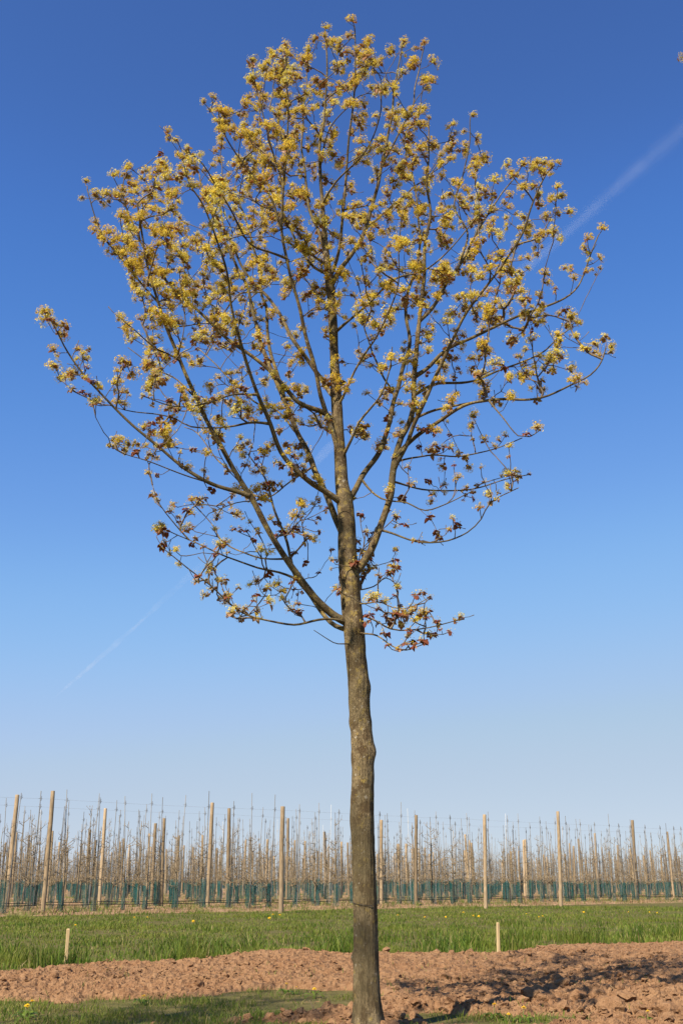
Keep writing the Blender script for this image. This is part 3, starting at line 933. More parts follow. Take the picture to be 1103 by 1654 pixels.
# --- flower heads
def head_variant(n_flor, n_leaf, leaf_len, flor_tone, leaf_tone, seed):
    r = np.random.default_rng(seed)
    mb = MB()
    lobes = [np.array([0, 0, 0.2])] + [np.array([math.cos(a) * 0.55, math.sin(a) * 0.55, r.uniform(-0.15, 0.45)]) for a in r.uniform(0, 6.3, 2)]
    for q in range(n_flor):
        u = r.random() ** 0.6
        th = u * 1.75
        ph = r.random() * 2 * math.pi
        d = np.array([math.sin(th) * math.cos(ph), math.sin(th) * math.sin(ph), math.cos(th)])
        c0 = d * r.uniform(0.45, 1.0) * r.uniform(0.7, 1.15) + lobes[r.integers(0, 3)]
        # pedicel
        s_ = np.cross(d, r.standard_normal(3)); s_ /= np.linalg.norm(s_) + 1e-9
        mb.add([s_ * 0.045, -s_ * 0.045, c0], [[0, 1, 2]], 2, r.random())
        # small starry flower: narrow petals round the tip of its stalk
        e1 = np.cross(d, r.standard_normal(3)); e1 /= np.linalg.norm(e1)
        e2 = np.cross(d, e1)
        nrm = d + r.standard_normal(3) * 0.45
        V, Fp = [], []
        for pz in range(4):
            a0 = pz * math.pi / 2 + r.uniform(-0.3, 0.3)
            pd = e1 * math.cos(a0) + e2 * math.sin(a0)
            pw = e2 * math.cos(a0) - e1 * math.sin(a0)
            ln_ = r.uniform(0.15, 0.26)
            V += [c0 - pw * 0.045, c0 + pw * 0.045 + pd * 0.05, c0 + pd * ln_ + pw * r.uniform(-0.07, 0.07) + nrm * r.uniform(0.02, 0.15)]
            V[-2] = c0 + pd * ln_ * 0.6 + pw * 0.08
            Fp.append([3 * pz, 3 * pz + 1, 3 * pz + 2])
        mb.add(V, Fp, 0, np.clip(flor_tone + 0.28 * r.standard_normal(), 0, 1))
    for q in range(n_leaf):
        ph = q * 2 * math.pi / n_leaf + r.uniform(-0.6, 0.6)
        o_ = np.array([math.cos(ph), math.sin(ph), 0.0]); s_ = np.array([-math.sin(ph), math.cos(ph), 0.0])
        ll = leaf_len * r.uniform(0.7, 1.25); wd = ll * r.uniform(0.30, 0.5)
        rise = r.uniform(-0.55, 0.5)
        b0 = o_ * 0.12 - UP * 0.1
        m0 = b0 + o_ * ll * 0.5 + UP * (rise * ll * 0.5 + 0.08)
        tip = b0 + o_ * ll * 0.9 + UP * (rise * ll - 0.25 * ll)
        f_ = r.uniform(0.05, 0.3)
        V = [b0, m0, tip,
             b0 + o_ * ll * 0.3 + s_ * wd + UP * (f_ * wd * 2 + rise * ll * 0.3), b0 + o_ * ll * 0.62 + s_ * wd * 0.8 + UP * (f_ * wd + rise * ll * 0.6 - 0.1 * ll),
             b0 + o_ * ll * 0.3 - s_ * wd + UP * (f_ * wd * 2 + rise * ll * 0.3), b0 + o_ * ll * 0.62 - s_ * wd * 0.8 + UP * (f_ * wd + rise * ll * 0.6 - 0.1 * ll)]
        Fl = [[0, 1, 3], [3, 1, 4], [4, 1, 2], [0, 5, 1], [5, 6, 1], [6, 2, 1]]
        mb.add(V, Fl, 1, np.clip(leaf_tone + 0.2 * r.standard_normal(), 0, 1))
    return mb


def join(mb):
    fs, ms = [], []
    for k_ in (3, 4):
        if mb.F[k_]:
            fs.append(np.concatenate(mb.F[k_])); ms.append(np.concatenate(mb.M[k_]))
    return np.concatenate(mb.V), fs[0], ms[0], np.concatenate(mb.T)


HV = [head_variant(68, 2, 0.8, 0.50, 0.6, 1), head_variant(76, 2, 0.7, 0.62, 0.5, 2), head_variant(58, 3, 0.85, 0.40, 0.45, 3), head_variant(66, 1, 0.8, 0.80, 0.7, 4),   # in full flower
      head_variant(34, 5, 0.95, 0.75, 0.45, 5), head_variant(28, 6, 0.95, 0.55, 0.3, 6), head_variant(36, 5, 0.9, 0.9, 0.7, 7),                                         # half and half
      head_variant(6, 9, 1.0, 0.6, 0.10, 8), head_variant(14, 7, 0.95, 0.8, 0.3, 9), head_variant(14, 6, 0.95, 0.9, 0.6, 10)]                                             # mostly young leaves
HEAD_MATS = [M_floret, M_leaf, M_pedicel]
HM = [mb.build('flower_head', HEAD_MATS, False) for mb in HV]
HJ = [join(mb) for mb in HV]


def rot_to(d, spin):
    q = Vector(d).to_track_quat('Z', 'Y').to_matrix()
    from mathutils import Matrix
    return np.array(q @ Matrix.Rotation(spin, 3, 'Z'))


heads = []
for a in range(len(A3)):
    px, py = ATT[a, 3], ATT[a, 4]
    low = np.clip((py - 480) / 420.0, 0, 1)          # the lower crown is less far in flower
    r_ = random.random()
    p_full = 0.93 - 0.80 * low
    p_half = 0.06 + 0.34 * low
    vi = random.choice((0, 0, 1, 1, 2, 3)) if r_ < p_full else (random.choice((4, 5, 6)) if r_ < p_full + p_half else random.choice((7, 8, 9)))
    if py > 820 and px > 470 and random.random() < 0.6:
        vi = random.choice((7, 7, 7, 5))               # dark red young leaves about the fork and the lowest branches
    dv = HEAD_DIR[a] / (np.linalg.norm(HEAD_DIR[a]) + 1e-9) * 0.6 + UP * 0.75 + RNG.standard_normal(3) * 0.15
    size = random.choice((random.uniform(0.030, 0.045), random.uniform(0.042, 0.060))) * (1.16 if vi < 4 else 0.95) * (0.9 if a < len(TIPS) else 1) * (1 - 0.08 * low)
    heads.append((A3[a], rot_to(dv, random.uniform(0, 6.3)), size, vi, px, py))
    # the side buds below a tip flower too, in the full upper crown above all
    tw = HEAD_DIR[a] / (np.linalg.norm(HEAD_DIR[a]) + 1e-9)
    for q in range(2):
        if random.random() < (0.62 - 0.42 * low) * (0.3 if a < len(TIPS) else 1.0):
            sd = np.cross(tw, RNG.standard_normal(3)); sd /= np.linalg.norm(sd) + 1e-9
            pp = A3[a] - tw * random.uniform(0.035, 0.085) + sd * random.uniform(0.03, 0.055)
            add_tube(twig_mb, [A3[a] - tw * 0.07, pp - sd * 0.008], [0.0024, 0.002], 4)
            v2 = vi if random.random() < 0.5 else random.choice((0, 1, 2, 3, 4, 6) if low < 0.5 else (4, 5, 6, 8, 9))
            heads.append((pp, rot_to(dv * 0.5 + sd * 0.7, random.uniform(0, 6.3)), size * random.uniform(0.6, 0.9), v2, px, py))

tree = thing('maple_tree', 'tall maple in yellow flower with a straight bare trunk, standing in front of the orchard', 'tree', (TREE_X, TREE_Y, 0))
OFF = np.array([TREE_X, TREE_Y, 0.0])

# trunk with swellings, branch scars and ribbed bark
L = LIMBS['trunk']
sides = 140
V, Fq, Fc = tube(L.P, L.R, sides, True)
ring_i = np.repeat(np.arange(len(L.P)), sides)
core = V[:-1]; cen = L.P[ring_i]
rad = core - cen
rl = np.linalg.norm(rad, axis=1)
dirn = rad / rl[:, None]
zz = cen[:, 2]
ang = np.arctan2(dirn[:, 1], dirn[:, 0])
tpx = to_px(L.P)
z_of = lambda py, tz=L.P[:, 2].copy(): float(np.interp(-py, -tpx[:, 1], tz))
bulge = np.zeros(len(core))
for py, a_deg, amp, hz, ha in [(1215, 0, .017, .05, .7), (1112, -10, .013, .06, .6), (1165, 180, .010, .05, .6), (1060, -100, .014, .06, .6), (1150, -80, .008, .05, .5), (1545, 195, .022, .03, .35), (1330, 185, .006, .1, .7), (1010, -70, .016, .08, .7), (935, -60, .014, .1, .8), (905, -95, .014, .07, .7), (850, -90, .012, .06, .7), (800, -80, .012, .06, .8), (1190, -120, .006, .03, .3), (470, -90, .015, .06, 1.5), (690, -90, .006, .05, 1.0), (1252, 20, .005, .05, .6)]:
    da = np.angle(np.exp(1j * (ang - math.radians(a_deg))))
    bulge += amp * np.exp(-((zz - z_of(py)) / hz) ** 2 - (da / ha) ** 2)
ribs = vnoise(dirn[:, 0] * 8, dirn[:, 1] * 8, zz * 3.2, seed=90) * 0.002 + (np.abs(vnoise(dirn[:, 0] * 13 + 2 * vnoise(zz * 4, ang, seed=95), dirn[:, 1] * 13, zz * 7, seed=91)) - 0.3) * 0.006
lump = vnoise(dirn[:, 0] * 1.6, dirn[:, 1] * 1.6, zz * 4, seed=92) * 0.0045
flare = 0.05 * np.exp(-np.clip(zz, 0, 9) / 0.06) * (1 + 0.5 * np.sin(ang * 5 + 1))
fade = np.clip((4.5 - zz) / 2, 0.3, 1)
core = cen + dirn * (rl + bulge + ribs * fade + lump + flare)[:, None]
V = np.concatenate([core, V[-1:]])
fz = V[Fq[:, 0], 2]
trunk_me = mesh('trunk', V - OFF, [Fq, Fc], [M_bark, M_bark_up], np.concatenate([(fz > 2.45 + 0.25 * vnoise(V[Fq[:, 0], 0] * 30, fz * 9, seed=93)), np.ones(len(Fc))]))
# lower trunk bark is deeply ribbed, the crown's wood carries more lichen and painted-in shade
link('trunk', trunk_me, tree)
for n_ in LIMB_ORDER[1:]:
    L = LIMBS[n_]
    V, Fq, Fc = tube(L.P - OFF, L.R, 10 if L.R[0] > 0.02 else 7, True)
    link('limb', mesh('limb', V, [Fq, Fc], [M_bark_up]), tree)
twig_mb.V = [v_ - OFF for v_ in twig_mb.V]
twig_me = twig_mb.build('twigs', [M_twig])
link('twigs', twig_me, tree, kind='stuff')

order = sorted(range(len(heads)), key=lambda a: -heads[a][2] / heads[a][0][1])
from mathutils import Matrix
for a in order[:300]:
    p_, R_, s_, vi, *_ = heads[a]
    o = link('flower_head', HM[vi], tree)
    o.matrix_local = Matrix.Translation(Vector(p_ - OFF)) @ Matrix(R_.tolist()).to_4x4() @ Matrix.Scale(s_, 4)


def heads_mesh(name, idx):
    Vs, Fs_, Ms, Ts, nn = [], [], [], [], 0
    for a in idx:
        p_, R_, s_, vi, *_ = heads[a]
        V, Fh, Mh, Th = HJ[vi]
        Vs.append(V @ R_.T * s_ + (p_ - OFF)); Fs_.append(Fh + nn); Ms.append(Mh); Ts.append(Th); nn += len(V)
    return mesh(name, np.concatenate(Vs), [np.concatenate(Fs_)], HEAD_MATS, np.concatenate(Ms), False, np.concatenate(Ts))


link('blossom', heads_mesh('blossom', order[300:]), tree, kind='stuff')
print('HEADS', len(heads))

# wire looped round the trunk
Pw = []
ztie = z_of(1459)
ci = int(np.argmin(np.abs(LIMBS['trunk'].P[:, 2] - ztie)))
cc, cr = LIMBS['trunk'].P[ci], LIMBS['trunk'].R[ci]
for q in range(41):
    a_ = q / 40 * 2 * math.pi - 1.2
    Pw.append(cc + np.array([math.cos(a_) * (cr + 0.008), math.sin(a_) * (cr + 0.008), 0.010 * math.sin(a_) + 0.006 * math.sin(2 * a_ + 1) - 0.004]))
mbw = MB()
add_tube(mbw, Pw, np.full(len(Pw), 0.0018), 5)
add_tube(mbw, [Pw[0], Pw[0] + np.array([0.02, -0.02, -0.012]), Pw[0] + np.array([0.035, -0.015, -0.03])], [0.0026, 0.0024, 0.002], 5)
link('tie_wire', mbw.build('tie_wire', [M_hose]), label='thin dark wire looped round the lower maple trunk', category='wire')

# neighbouring maples of the same row and the next: out of the picture but for one flowering twig tip at the upper
# right and the shade that falls on the trunk and the ground
wood_mb = MB()
V, Fq, Fc = tube(LIMBS['trunk'].P[::6] - OFF, LIMBS['trunk'].R[::6], 14, True)
wood_mb.add(V, Fq); wood_mb.F[3].append(Fc); wood_mb.M[3].append(np.zeros(len(Fc)))
trunk_far = wood_mb.build('trunk', [M_bark])
wl = MB()
for n_ in LIMB_ORDER[1:]:
    L = LIMBS[n_]
    add_tube(wl, L.P[::2] - OFF, L.R[::2], 6)
limbs_far = wl.build('limbs', [M_bark_up])
HJ = [(V_, F_[::3], M_[::3], T__) for V_, F_, M_, T__ in HJ]
blossom_all = heads_mesh('blossom', range(len(heads)))
HP = np.array([h_[0] - OFF for h_ in heads])


def neighbour(label, x, y, rz, sc=1.0):
    t = thing('maple_tree', label, 'tree', (x, y, 0), None, (0, 0, rz))
    t.scale = (sc, sc, sc)
    link('trunk', trunk_far, t)
    link('limbs', limbs_far, t, kind='stuff')
    link('twigs', twig_me, t, kind='stuff')
    link('blossom', blossom_all, t, kind='stuff')
    return t


random.seed(12)
RNG = np.random.default_rng(12)
# right-hand neighbour: turned so that its outermost head shows at the upper right edge
bestq = None
for a_ in range(0, 360, 4):
    t_ = math.radians(a_)
    R_ = np.array([[math.cos(t_), -math.sin(t_), 0], [math.sin(t_), math.cos(t_), 0], [0, 0, 1]])
    Q = HP @ R_.T
    y_ = TREE_Y + 0.5
    x_ = 6.0
    for _ in range(12):
        pr = to_px(Q + np.array([x_, y_, 0]))
        q_ = int(np.argmin(pr[:, 0]))
        x_ += (1098.5 - pr[q_, 0]) * pr[q_, 2] / F
    pr = to_px(Q + np.array([x_, y_, 0]))
    srt = np.sort(pr[:, 0])
    sc_ = abs(pr[q_, 1] - 65) + max(0, 1150 - srt[1]) * 3
    if bestq is None or sc_ < bestq[0]:
        bestq = (sc_, t_, x_, y_, pr[q_, 1], srt[1])
print('NEIGHBOUR', bestq)
neighbour('neighbouring maple of which one flowering twig tip shows at the upper right edge', bestq[2], bestq[3], bestq[1])
SHD = np.array([SUN_DIR.x, SUN_DIR.y]) / math.hypot(SUN_DIR.x, SUN_DIR.y)
LP_ALL = np.concatenate([LIMBS[n_].P - OFF for n_ in LIMB_ORDER] + [HP])


def clear_turn(x, y, sc, prefer):
    """the turn nearest the preferred one that keeps the tree out of the picture"""
    for st in range(0, 180, 5):
        for sg in (1, -1):
            t_ = math.radians(prefer + st * sg)
            R_ = np.array([[math.cos(t_), -math.sin(t_), 0], [math.sin(t_), math.cos(t_), 0], [0, 0, 1]])
            Q = LP_ALL @ R_.T * sc + np.array([x, y, 0])
            pr = to_px(Q)
            if not ((pr[:, 2] > 0) & (pr[:, 0] > -25) & (pr[:, 0] < W + 25) & (pr[:, 1] > -25)).any():
                return t_
    print('NO CLEAR TURN', x, y)
    return math.radians(prefer)


for dist_, side_, sc_, turn_, lab_ in ((9.386, -0.278, 1.109, 0.135, 'flowering maple behind the viewer that casts shade on the lower trunk'), (8.033, 1.219, 1.093, 1.113, 'flowering maple behind the viewer that casts shade on the grass at left')):
    nx_t, ny_t = TREE_X + SHD[0] * dist_ + SHD[1] * side_, TREE_Y + SHD[1] * dist_ - SHD[0] * side_
    neighbour(lab_, nx_t, ny_t, clear_turn(nx_t, ny_t, sc_, 200) if turn_ is None else turn_, sc_)

# ------------------------------------------------------------------ the orchard
ONES = ['', 'first', 'second', 'third', 'fourth', 'fifth', 'sixth', 'seventh', 'eighth', 'ninth', 'tenth', 'eleventh', 'twelfth', 'thirteenth', 'fourteenth', 'fifteenth', 'sixteenth', 'seventeenth', 'eighteenth', 'nineteenth']
TENS = ['', '', 'twent', 'thirt', 'fort', 'fift', 'sixt', 'sevent', 'eight', 'ninet']


def nth(n):
    if n < 20:
        return ONES[n]
    return TENS[n // 10] + ('ieth' if n % 10 == 0 else 'y-' + ONES[n % 10])


def row_name(r):
    return 'front orchard row' if r == 0 else nth(r + 1) + ' orchard row'


def fruit_tree(seed, lod):
    r = np.random.default_rng(seed)
    tm, cm = MB(), MB()
    ht = r.uniform(2.3, 3.15)
    n = 7 if lod == 0 else 4
    zz = np.linspace(-0.05, ht, n)
    P = np.stack([np.cumsum(r.standard_normal(n)) * 0.018, np.cumsum(r.standard_normal(n)) * 0.018, zz], 1)
    R = np.interp(zz, [0, 1.0, ht], [0.030, 0.022, 0.006])
    add_tube(tm, P, R, 6 if lod == 0 else 3)
    nb = r.integers(14, 21) if lod == 0 else 9
    for q in range(nb):
        zb = 0.80 + (ht - 1.0) * r.random() ** 1.7
        b0 = np.array([np.interp(zb, zz, P[:, 0]), np.interp(zb, zz, P[:, 1]), zb])
        az = r.random() * 2 * math.pi
        ln = r.uniform(0.2, 0.55) * (1.2 - 0.65 * (zb / ht))
        e = r.uniform(0.1, 0.9)
        d = np.array([math.cos(az), math.sin(az), 0])
        p1 = b0 + d * ln * 0.55 + UP * ln * 0.5 * e
        p2 = b0 + d * ln * 0.9 + UP * ln * (e + r.uniform(-0.35, 0.2))
        if lod == 0:
            add_tube(cm, [b0, p1, p2], [0.011, 0.008, 0.004], 4)
            for s_ in range(r.integers(2, 5)):
                f = r.random()
                q0 = p1 + (p2 - p1) * f if f > 0.3 else b0 + (p1 - b0) * r.uniform(0.4, 1)
                q1 = q0 + r.standard_normal(3) * 0.06 + UP * 0.07
                add_tube(cm, [q0, q1], [0.006, 0.004], 3)
                bd = r.standard_normal((3, 3)) * 0.014
                cm.add(q1 + bd, [[0, 1, 2]], 1, r.random())
        else:
            add_tube(cm, [b0, p1, p2], [0.014, 0.011, 0.006], 3, cap=False)
            for s_ in range(2):
                q0 = p1 + (p2 - p1) * r.random()
                q1 = q0 + r.standard_normal(3) * 0.08 + UP * 0.08
                w_ = np.array([0.008, 0, 0])
                cm.add([q0 - w_, q0 + w_, q1], [[0, 1, 2]], 0, 0.5)
                cm.add(q1 + r.standard_normal((3, 3)) * 0.022, [[0, 1, 2]], 1, r.random())
    return tm, cm


FT = [fruit_tree(100 + s_, 0) for s_ in range(7)]
FTm = [(a.build('trunk', [M_orch]), b.build('crown', [M_orch, M_bud])) for a, b in FT]
FTL = [fruit_tree(200 + s_, 1) for s_ in range(6)]


def guard_mesh(seed):
    r = np.random.default_rng(seed)
    n, sd = 7, 12
    zz = np.linspace(0.02, 0.97 + 0.05 * r.random(), n)
    a = np.arange(sd) * 2 * math.pi / sd
    V = []
    for q in range(n):
        rad_ = 0.085 * (1 + 0.10 * r.standard_normal(sd) + 0.12 * np.cos(2 * a + r.random()))
        V.append(np.stack([np.cos(a) * rad_ + 0.01 * r.standard_normal(), np.sin(a) * rad_ + 0.01 * r.standard_normal(), np.full(sd, zz[q]) + (0.02 * r.standard_normal(sd) if q == n - 1 else 0)], 1))
    i = np.arange(n - 1)[:, None] * sd; j = np.arange(sd)[None, :]; j2 = (j + 1) % sd
    return np.concatenate(V), np.stack([i + j, i + j2, i + sd + j2, i + sd + j], -1).reshape(-1, 4)


GV = [guard_mesh(300 + s_) for s_ in range(5)]
GM = [mesh('tree_guard', V, [Fq], [M_net]) for V, Fq in GV]


def rod_mb(h, clip, sides=6, r=0.0135):
    mb = MB()
    add_tube(mb, [(0, 0, -0.1), (0, 0, h * 0.5), (0, 0, h)], [r, r, r * 0.85], sides)
    if clip:
        add_tube(mb, [(-0.07 * RU[0], -0.07 * RU[1], 3.42), (0, 0, 3.44), (0.07 * RU[0], 0.07 * RU[1], 3.42)], [0.005] * 3, 4)
        add_tube(mb, [(0.03 * RU[0], 0.03 * RU[1], 3.36), (0.035 * RU[0], 0.035 * RU[1], 3.5)], [0.008, 0.008], 4)
    return mb


ROD = [rod_mb(h_, True) for h_ in (3.55, 3.75, 3.95, 3.65)]
RODM = [m_b.build('support_rod', [M_rod]) for m_b in ROD]
RODW = rod_mb(4.0, True, 6, 0.010).build('support_rod', [M_rodw])


def post_mesh(seed, h=3.5, r0=0.06):
    r = np.random.default_rng(seed)
    n = 9
    zz = np.linspace(-0.2, h, n)
    P = np.stack([np.cumsum(r.standard_normal(n)) * 0.006, np.cumsum(r.standard_normal(n)) * 0.006, zz], 1)
    R = np.linspace(r0 * 1.08, r0 * 0.92, n) * (1 + 0.03 * r.standard_normal(n))
    V, Fq, _ = tube(P, R, 12, False)
    k0 = len(V)
    top = P[-1] + np.array([0, 0, 0.012])
    rim = V[-12:] * np.array([1, 1, 1]) * 1.0
    rim = P[-1] + (rim - P[-1]) * 0.86 + np.array([0, 0, 0.012])
    V = np.concatenate([V, rim, [top]])
    F4 = [[k0 - 12 + q, k0 - 12 + (q + 1) % 12, k0 + (q + 1) % 12, k0 + q] for q in range(12)]
    F3 = [[k0 + q, k0 + (q + 1) % 12, k0 + 12] for q in range(12)]
    return mesh('trellis_post', V, [np.concatenate([Fq, F4]), F3], [M_post], smooth=True)


POSTM = [post_mesh(400 + s_, 3.5, rr_) for s_, rr_ in enumerate((0.072, 0.078, 0.064, 0.07))]


def in_view(x, y, margin=10, h=1.5):
    q = to_px(np.array([[x, y, h]]))[0]
    return -margin < q[0] < W + margin and y > 5


N_ROWS = 44
GAP = 1.0
spots = []
for r_ in range(N_ROWS):
    base = ROW0 + RN * ROW_GAP * r_
    s = -60.0 - random.random()
    k_ = 0
    while s < 260:
        q = base + RU * (s + random.uniform(-0.22, 0.22)) + RN * random.uniform(-0.09, 0.09)
        s += GAP
        if q[1] > 14 and q[1] < 150 and in_view(q[0], q[1], 520):
            if random.random() < 0.04:
                continue
            spots.append((r_, q[0], q[1]))
by_row = {}
for r_, x, y in spots:
    by_row.setdefault(r_, []).append((x, y))
flat, beyond = [], []
for r_, lst in by_row.items():
    lst.sort()
    k_ = 0
    for (x, y) in lst:
        if in_view(x, y):
            k_ += 1
            flat.append((y, r_, k_, x))
        else:
            beyond.append((y, r_, 0, x))
flat.sort()
print('ORCHARD', len(flat))
for k_, (y, r_, n_, x) in enumerate(flat[:300]):
    where = '%s, %s from left' % (row_name(r_), nth(n_))
    t = thing('orchard_tree', 'bare young fruit tree, ' + where, 'fruit tree', (x, y, 0), 'young fruit trees in the orchard', (random.gauss(0, .015), random.gauss(0, .02), random.uniform(0, 6.3)))
    sc_ = random.uniform(0.88, 1.08)
    t.scale = (sc_, sc_, sc_ * random.uniform(0.93, 1.05))
    a, b = FTm[k_ % 7 if random.random() < 0.7 else random.randrange(7)]
    link('trunk', a, t); link('crown', b, t)
    gx, gy = x + random.gauss(0, .015), y + random.gauss(0, .015)
    o = link('tree_guard', GM[k_ % 5], None, (gx, gy, 0), label='green netting guard round a fruit tree, ' + where, category='tree guard', group='green guards round the fruit trees')
    o.rotation_euler = (random.gauss(0, .03), random.gauss(0, .03), random.uniform(0, 6.3))
    o.scale = (random.uniform(.85, 1.2),) * 2 + (random.uniform(.8, 1.06),)
    white = random.random() < 0.05
    o = link('support_rod', RODW if white else random.choice(RODM), None, (x + RU[0] * .07 - RN[0] * .05, y + RU[1] * .07 - RN[1] * .05, 0), label=('pale' if white else 'dark') + ' thin support rod of a fruit tree, ' + where, category='support rod', group='support rods of the fruit trees')
    o.rotation_euler = (random.gauss(0, .016), random.gauss(0, .028), 0)


def merge(name, items, mats, **kw):
    """items: (V, [(faces, mat index)], tone, x, y, rot, scale)"""
    Vs, F3, F4, M3, M4, Ts, nn = [], [], [], [], [], [], 0
    for mb, x, y, rz, sc_, tilt in items:
        V = np.concatenate(mb.V) if isinstance(mb, MB) else mb[0]
        c_, s_ = math.cos(rz), math.sin(rz)
        Q = V * sc_
        Q = np.stack([Q[:, 0] * c_ - Q[:, 1] * s_ + x + Q[:, 2] * tilt[0], Q[:, 0] * s_ + Q[:, 1] * c_ + y + Q[:, 2] * tilt[1], Q[:, 2]], 1)
        Vs.append(Q)
        if isinstance(mb, MB):
            for k_, FF, MM in ((3, F3, M3), (4, F4, M4)):
                if mb.F[k_]:
                    FF.append(np.concatenate(mb.F[k_]) + nn); MM.append(np.concatenate(mb.M[k_]))
            Ts.append(np.concatenate(mb.T))
        else:
            F4.append(mb[1] + nn); M4.append(np.zeros(len(mb[1]))); Ts.append(np.full(len(V), 0.5))
        nn += len(V)
    fs, ms = [], []
    for FF, MM in ((F3, M3), (F4, M4)):
        if FF:
            fs.append(np.concatenate(FF)); ms.append(np.concatenate(MM))
    return link(name, mesh(name, np.concatenate(Vs), fs, mats, np.concatenate(ms), True, np.concatenate(Ts)), None, kind='stuff', **kw)


far_it, far_g, far_r = [], [], []
RODL = [rod_mb(h_, False, 3, 0.016) for h_ in (3.5, 3.7, 3.6)]
gl = []
for s_ in range(3):
    a = np.arange(6) * math.pi / 3
    r0 = 0.09
    V = np.concatenate([np.stack([np.cos(a) * r0, np.sin(a) * r0, np.full(6, z_)], 1) for z_ in (0.0, 0.97)])
    gl.append((V, np.array([[q, (q + 1) % 6, 6 + (q + 1) % 6, 6 + q] for q in range(6)])))
for k_, (y, r_, n_, x) in enumerate(flat[300:] + beyond):
    sc_ = random.uniform(.88, 1.08)
    rz = random.uniform(0, 6.3)
    a, b = FTL[k_ % 6]
    tl = (random.gauss(0, .02), 0)
    far_it.append((a, x, y, rz, sc_, tl)); far_it.append((b, x, y, rz, sc_, tl))
    far_g.append((gl[k_ % 3], x, y, rz, random.uniform(.82, 1.06), (random.gauss(0, .04), 0)))
    far_r.append((RODL[k_ % 3], x + .06, y - .05, 0, random.uniform(.93, 1.06), (random.gauss(0, .025), 0)))
merge('distant_fruit_trees', far_it, [M_orch, M_bud], label='mass of bare young fruit trees in the far orchard rows', category='fruit trees')
merge('distant_tree_guards', far_g, [M_net], label='band of green guards round the far fruit trees', category='tree guards')
merge('distant_support_rods', far_r, [M_rod], label='thin support rods in the far orchard rows', category='support rods')

# posts: those of the front rows stand where the photograph shows them, the rest on the grid of the rows
named_posts = [(70, 1478, 87.5, 1278), (454, 1475, 457, 1303), (784, 1468, 781.5, 1316), (906, 1464, 901, 1311), (1030, 1458, 1020.5, 1325),
               (12, 1457, 28, 1284), (335, 1459, 343, 1297), (367, 1466, 371.5, 1306), (161, 1452, 170, 1306), (463, 1456, 465, 1322), (672, 1466, 673, 1317)]
posts = []
used_rs = []
for (bx, by, tx, ty) in named_posts:
    lo, hi = 15.0, 140.0
    for _ in range(40):
        mid_ = (lo + hi) / 2
        hp_ = to_px(np.array([at(bx, by, mid_) * np.array([1, 1, 0]), at(bx, by, mid_) * np.array([1, 1, 0]) + np.array([0, 0, 3.5])]))
        if hp_[0, 1] - hp_[1, 1] > by - ty:
            lo = mid_
        else:
            hi = mid_
    # foot follows from where the picture shows it on the level ground, its height from the picture too
    gp = on_ground(bx, by)
    if gp[1] < 15 or gp[1] > 62:
        gp = at(bx, by, mid_)
    top = at(tx, ty, gp[1])
    h_ = top[2]
    if not 2.7 < h_ < 4.3:
        gp = at(bx, by, mid_); top = at(tx, ty, gp[1]); h_ = top[2]
    posts.append((gp[0], gp[1], h_, (top[0] - gp[0]) / h_, max(0, int(round(row_coord(gp[0], gp[1]) / ROW_GAP)))))
for r_ in range(N_ROWS):
    base = ROW0 + RN * ROW_GAP * r_
    s = -60 + (r_ * 3.7) % 5.2
    while s < 260:
        q = base + RU * (s + random.uniform(-.3, .3))
        s += 5.2
        if q[1] > 14 and q[1] < 150 and in_view(q[0], q[1], 520):
            if r_ == 0 and in_view(q[0], q[1]):
                continue
            pq = to_px(np.array([[q[0], q[1], 0]]))[0]
            if r_ <= 3 and any(abs(to_px(np.array([[p_[0], p_[1], 0]]))[0][0] - pq[0]) < 55 for p_ in posts[:11]):
                continue
            posts.append((q[0], q[1], random.uniform(2.9, 3.6), random.gauss(0, .022), r_))
posts.sort(key=lambda p_: p_[1])
far_posts = [p_ for p_ in posts if not in_view(p_[0], p_[1])]
posts = [p_ for p_ in posts if in_view(p_[0], p_[1])]
far_posts += posts[290:]
posts = posts[:290]
rows_p = {}
for p_ in posts:
    rows_p.setdefault(p_[4], []).append(p_)
for r_, lst in sorted(rows_p.items()):
    lst.sort()
    for k_, (x, y, h_, ln_, _) in enumerate(lst):
        o = link('trellis_post', POSTM[(k_ + r_) % 4], None, (x, y, 0), label='weathered wooden trellis post in the %s, %s from the left' % (row_name(r_), nth(k_ + 1)), category='post', group='wooden posts of the orchard trellis')
        o.scale = (1, 1, h_ / 3.5)
        o.rotation_euler = (random.gauss(0, .01), math.atan(ln_), random.uniform(0, .01))
print('POSTS', len(posts))
pl_ = MB()
for (x, y, h_, ln_, _) in far_posts:
    add_tube(pl_, [(x, y, -0.1), (x + ln_ * h_ * 0.5, y, h_ * 0.5), (x + ln_ * h_, y, h_)], [0.075, 0.072, 0.068], 6)
link('distant_posts', pl_.build('distant_posts', [M_post]), None, kind='stuff', label='wooden posts in the farthest orchard rows', category='posts')

# wires and hoses of the nearer rows
for r_ in range(2):
    base = ROW0 + RN * ROW_GAP * r_
    lo = min(by_row[r_])[0] - 6; hi = max(by_row[r_])[0] + 6
    s0, s1 = (lo - base[0]) / RU[0], (hi - base[0]) / RU[0]
    for zz_, rad_, nm, mt, txt, cat in ((3.42, 0.0022, 'trellis_wire', M_wire, 'thin top wire strung along the ', 'wire'), (0.30, 0.011, 'irrigation_hose', M_hose, 'black irrigation hose hung low along the ', 'hose')):
        ss = np.arange(s0, s1, 0.5)
        P = np.stack([base[0] + RU[0] * ss, base[1] + RU[1] * ss, zz_ - 0.03 * np.abs(np.sin(ss * (math.pi / 9 if zz_ > 1 else math.pi / 2))) + 0.01 * vnoise(ss * .7, ss * 0 + r_, seed=99)], 1)
        mb = MB()
        add_tube(mb, P, np.full(len(P), rad_), 4)
        link(nm, mb.build(nm, [mt]), None, label=txt + row_name(r_), category=cat, group=cat + 's along the orchard rows')

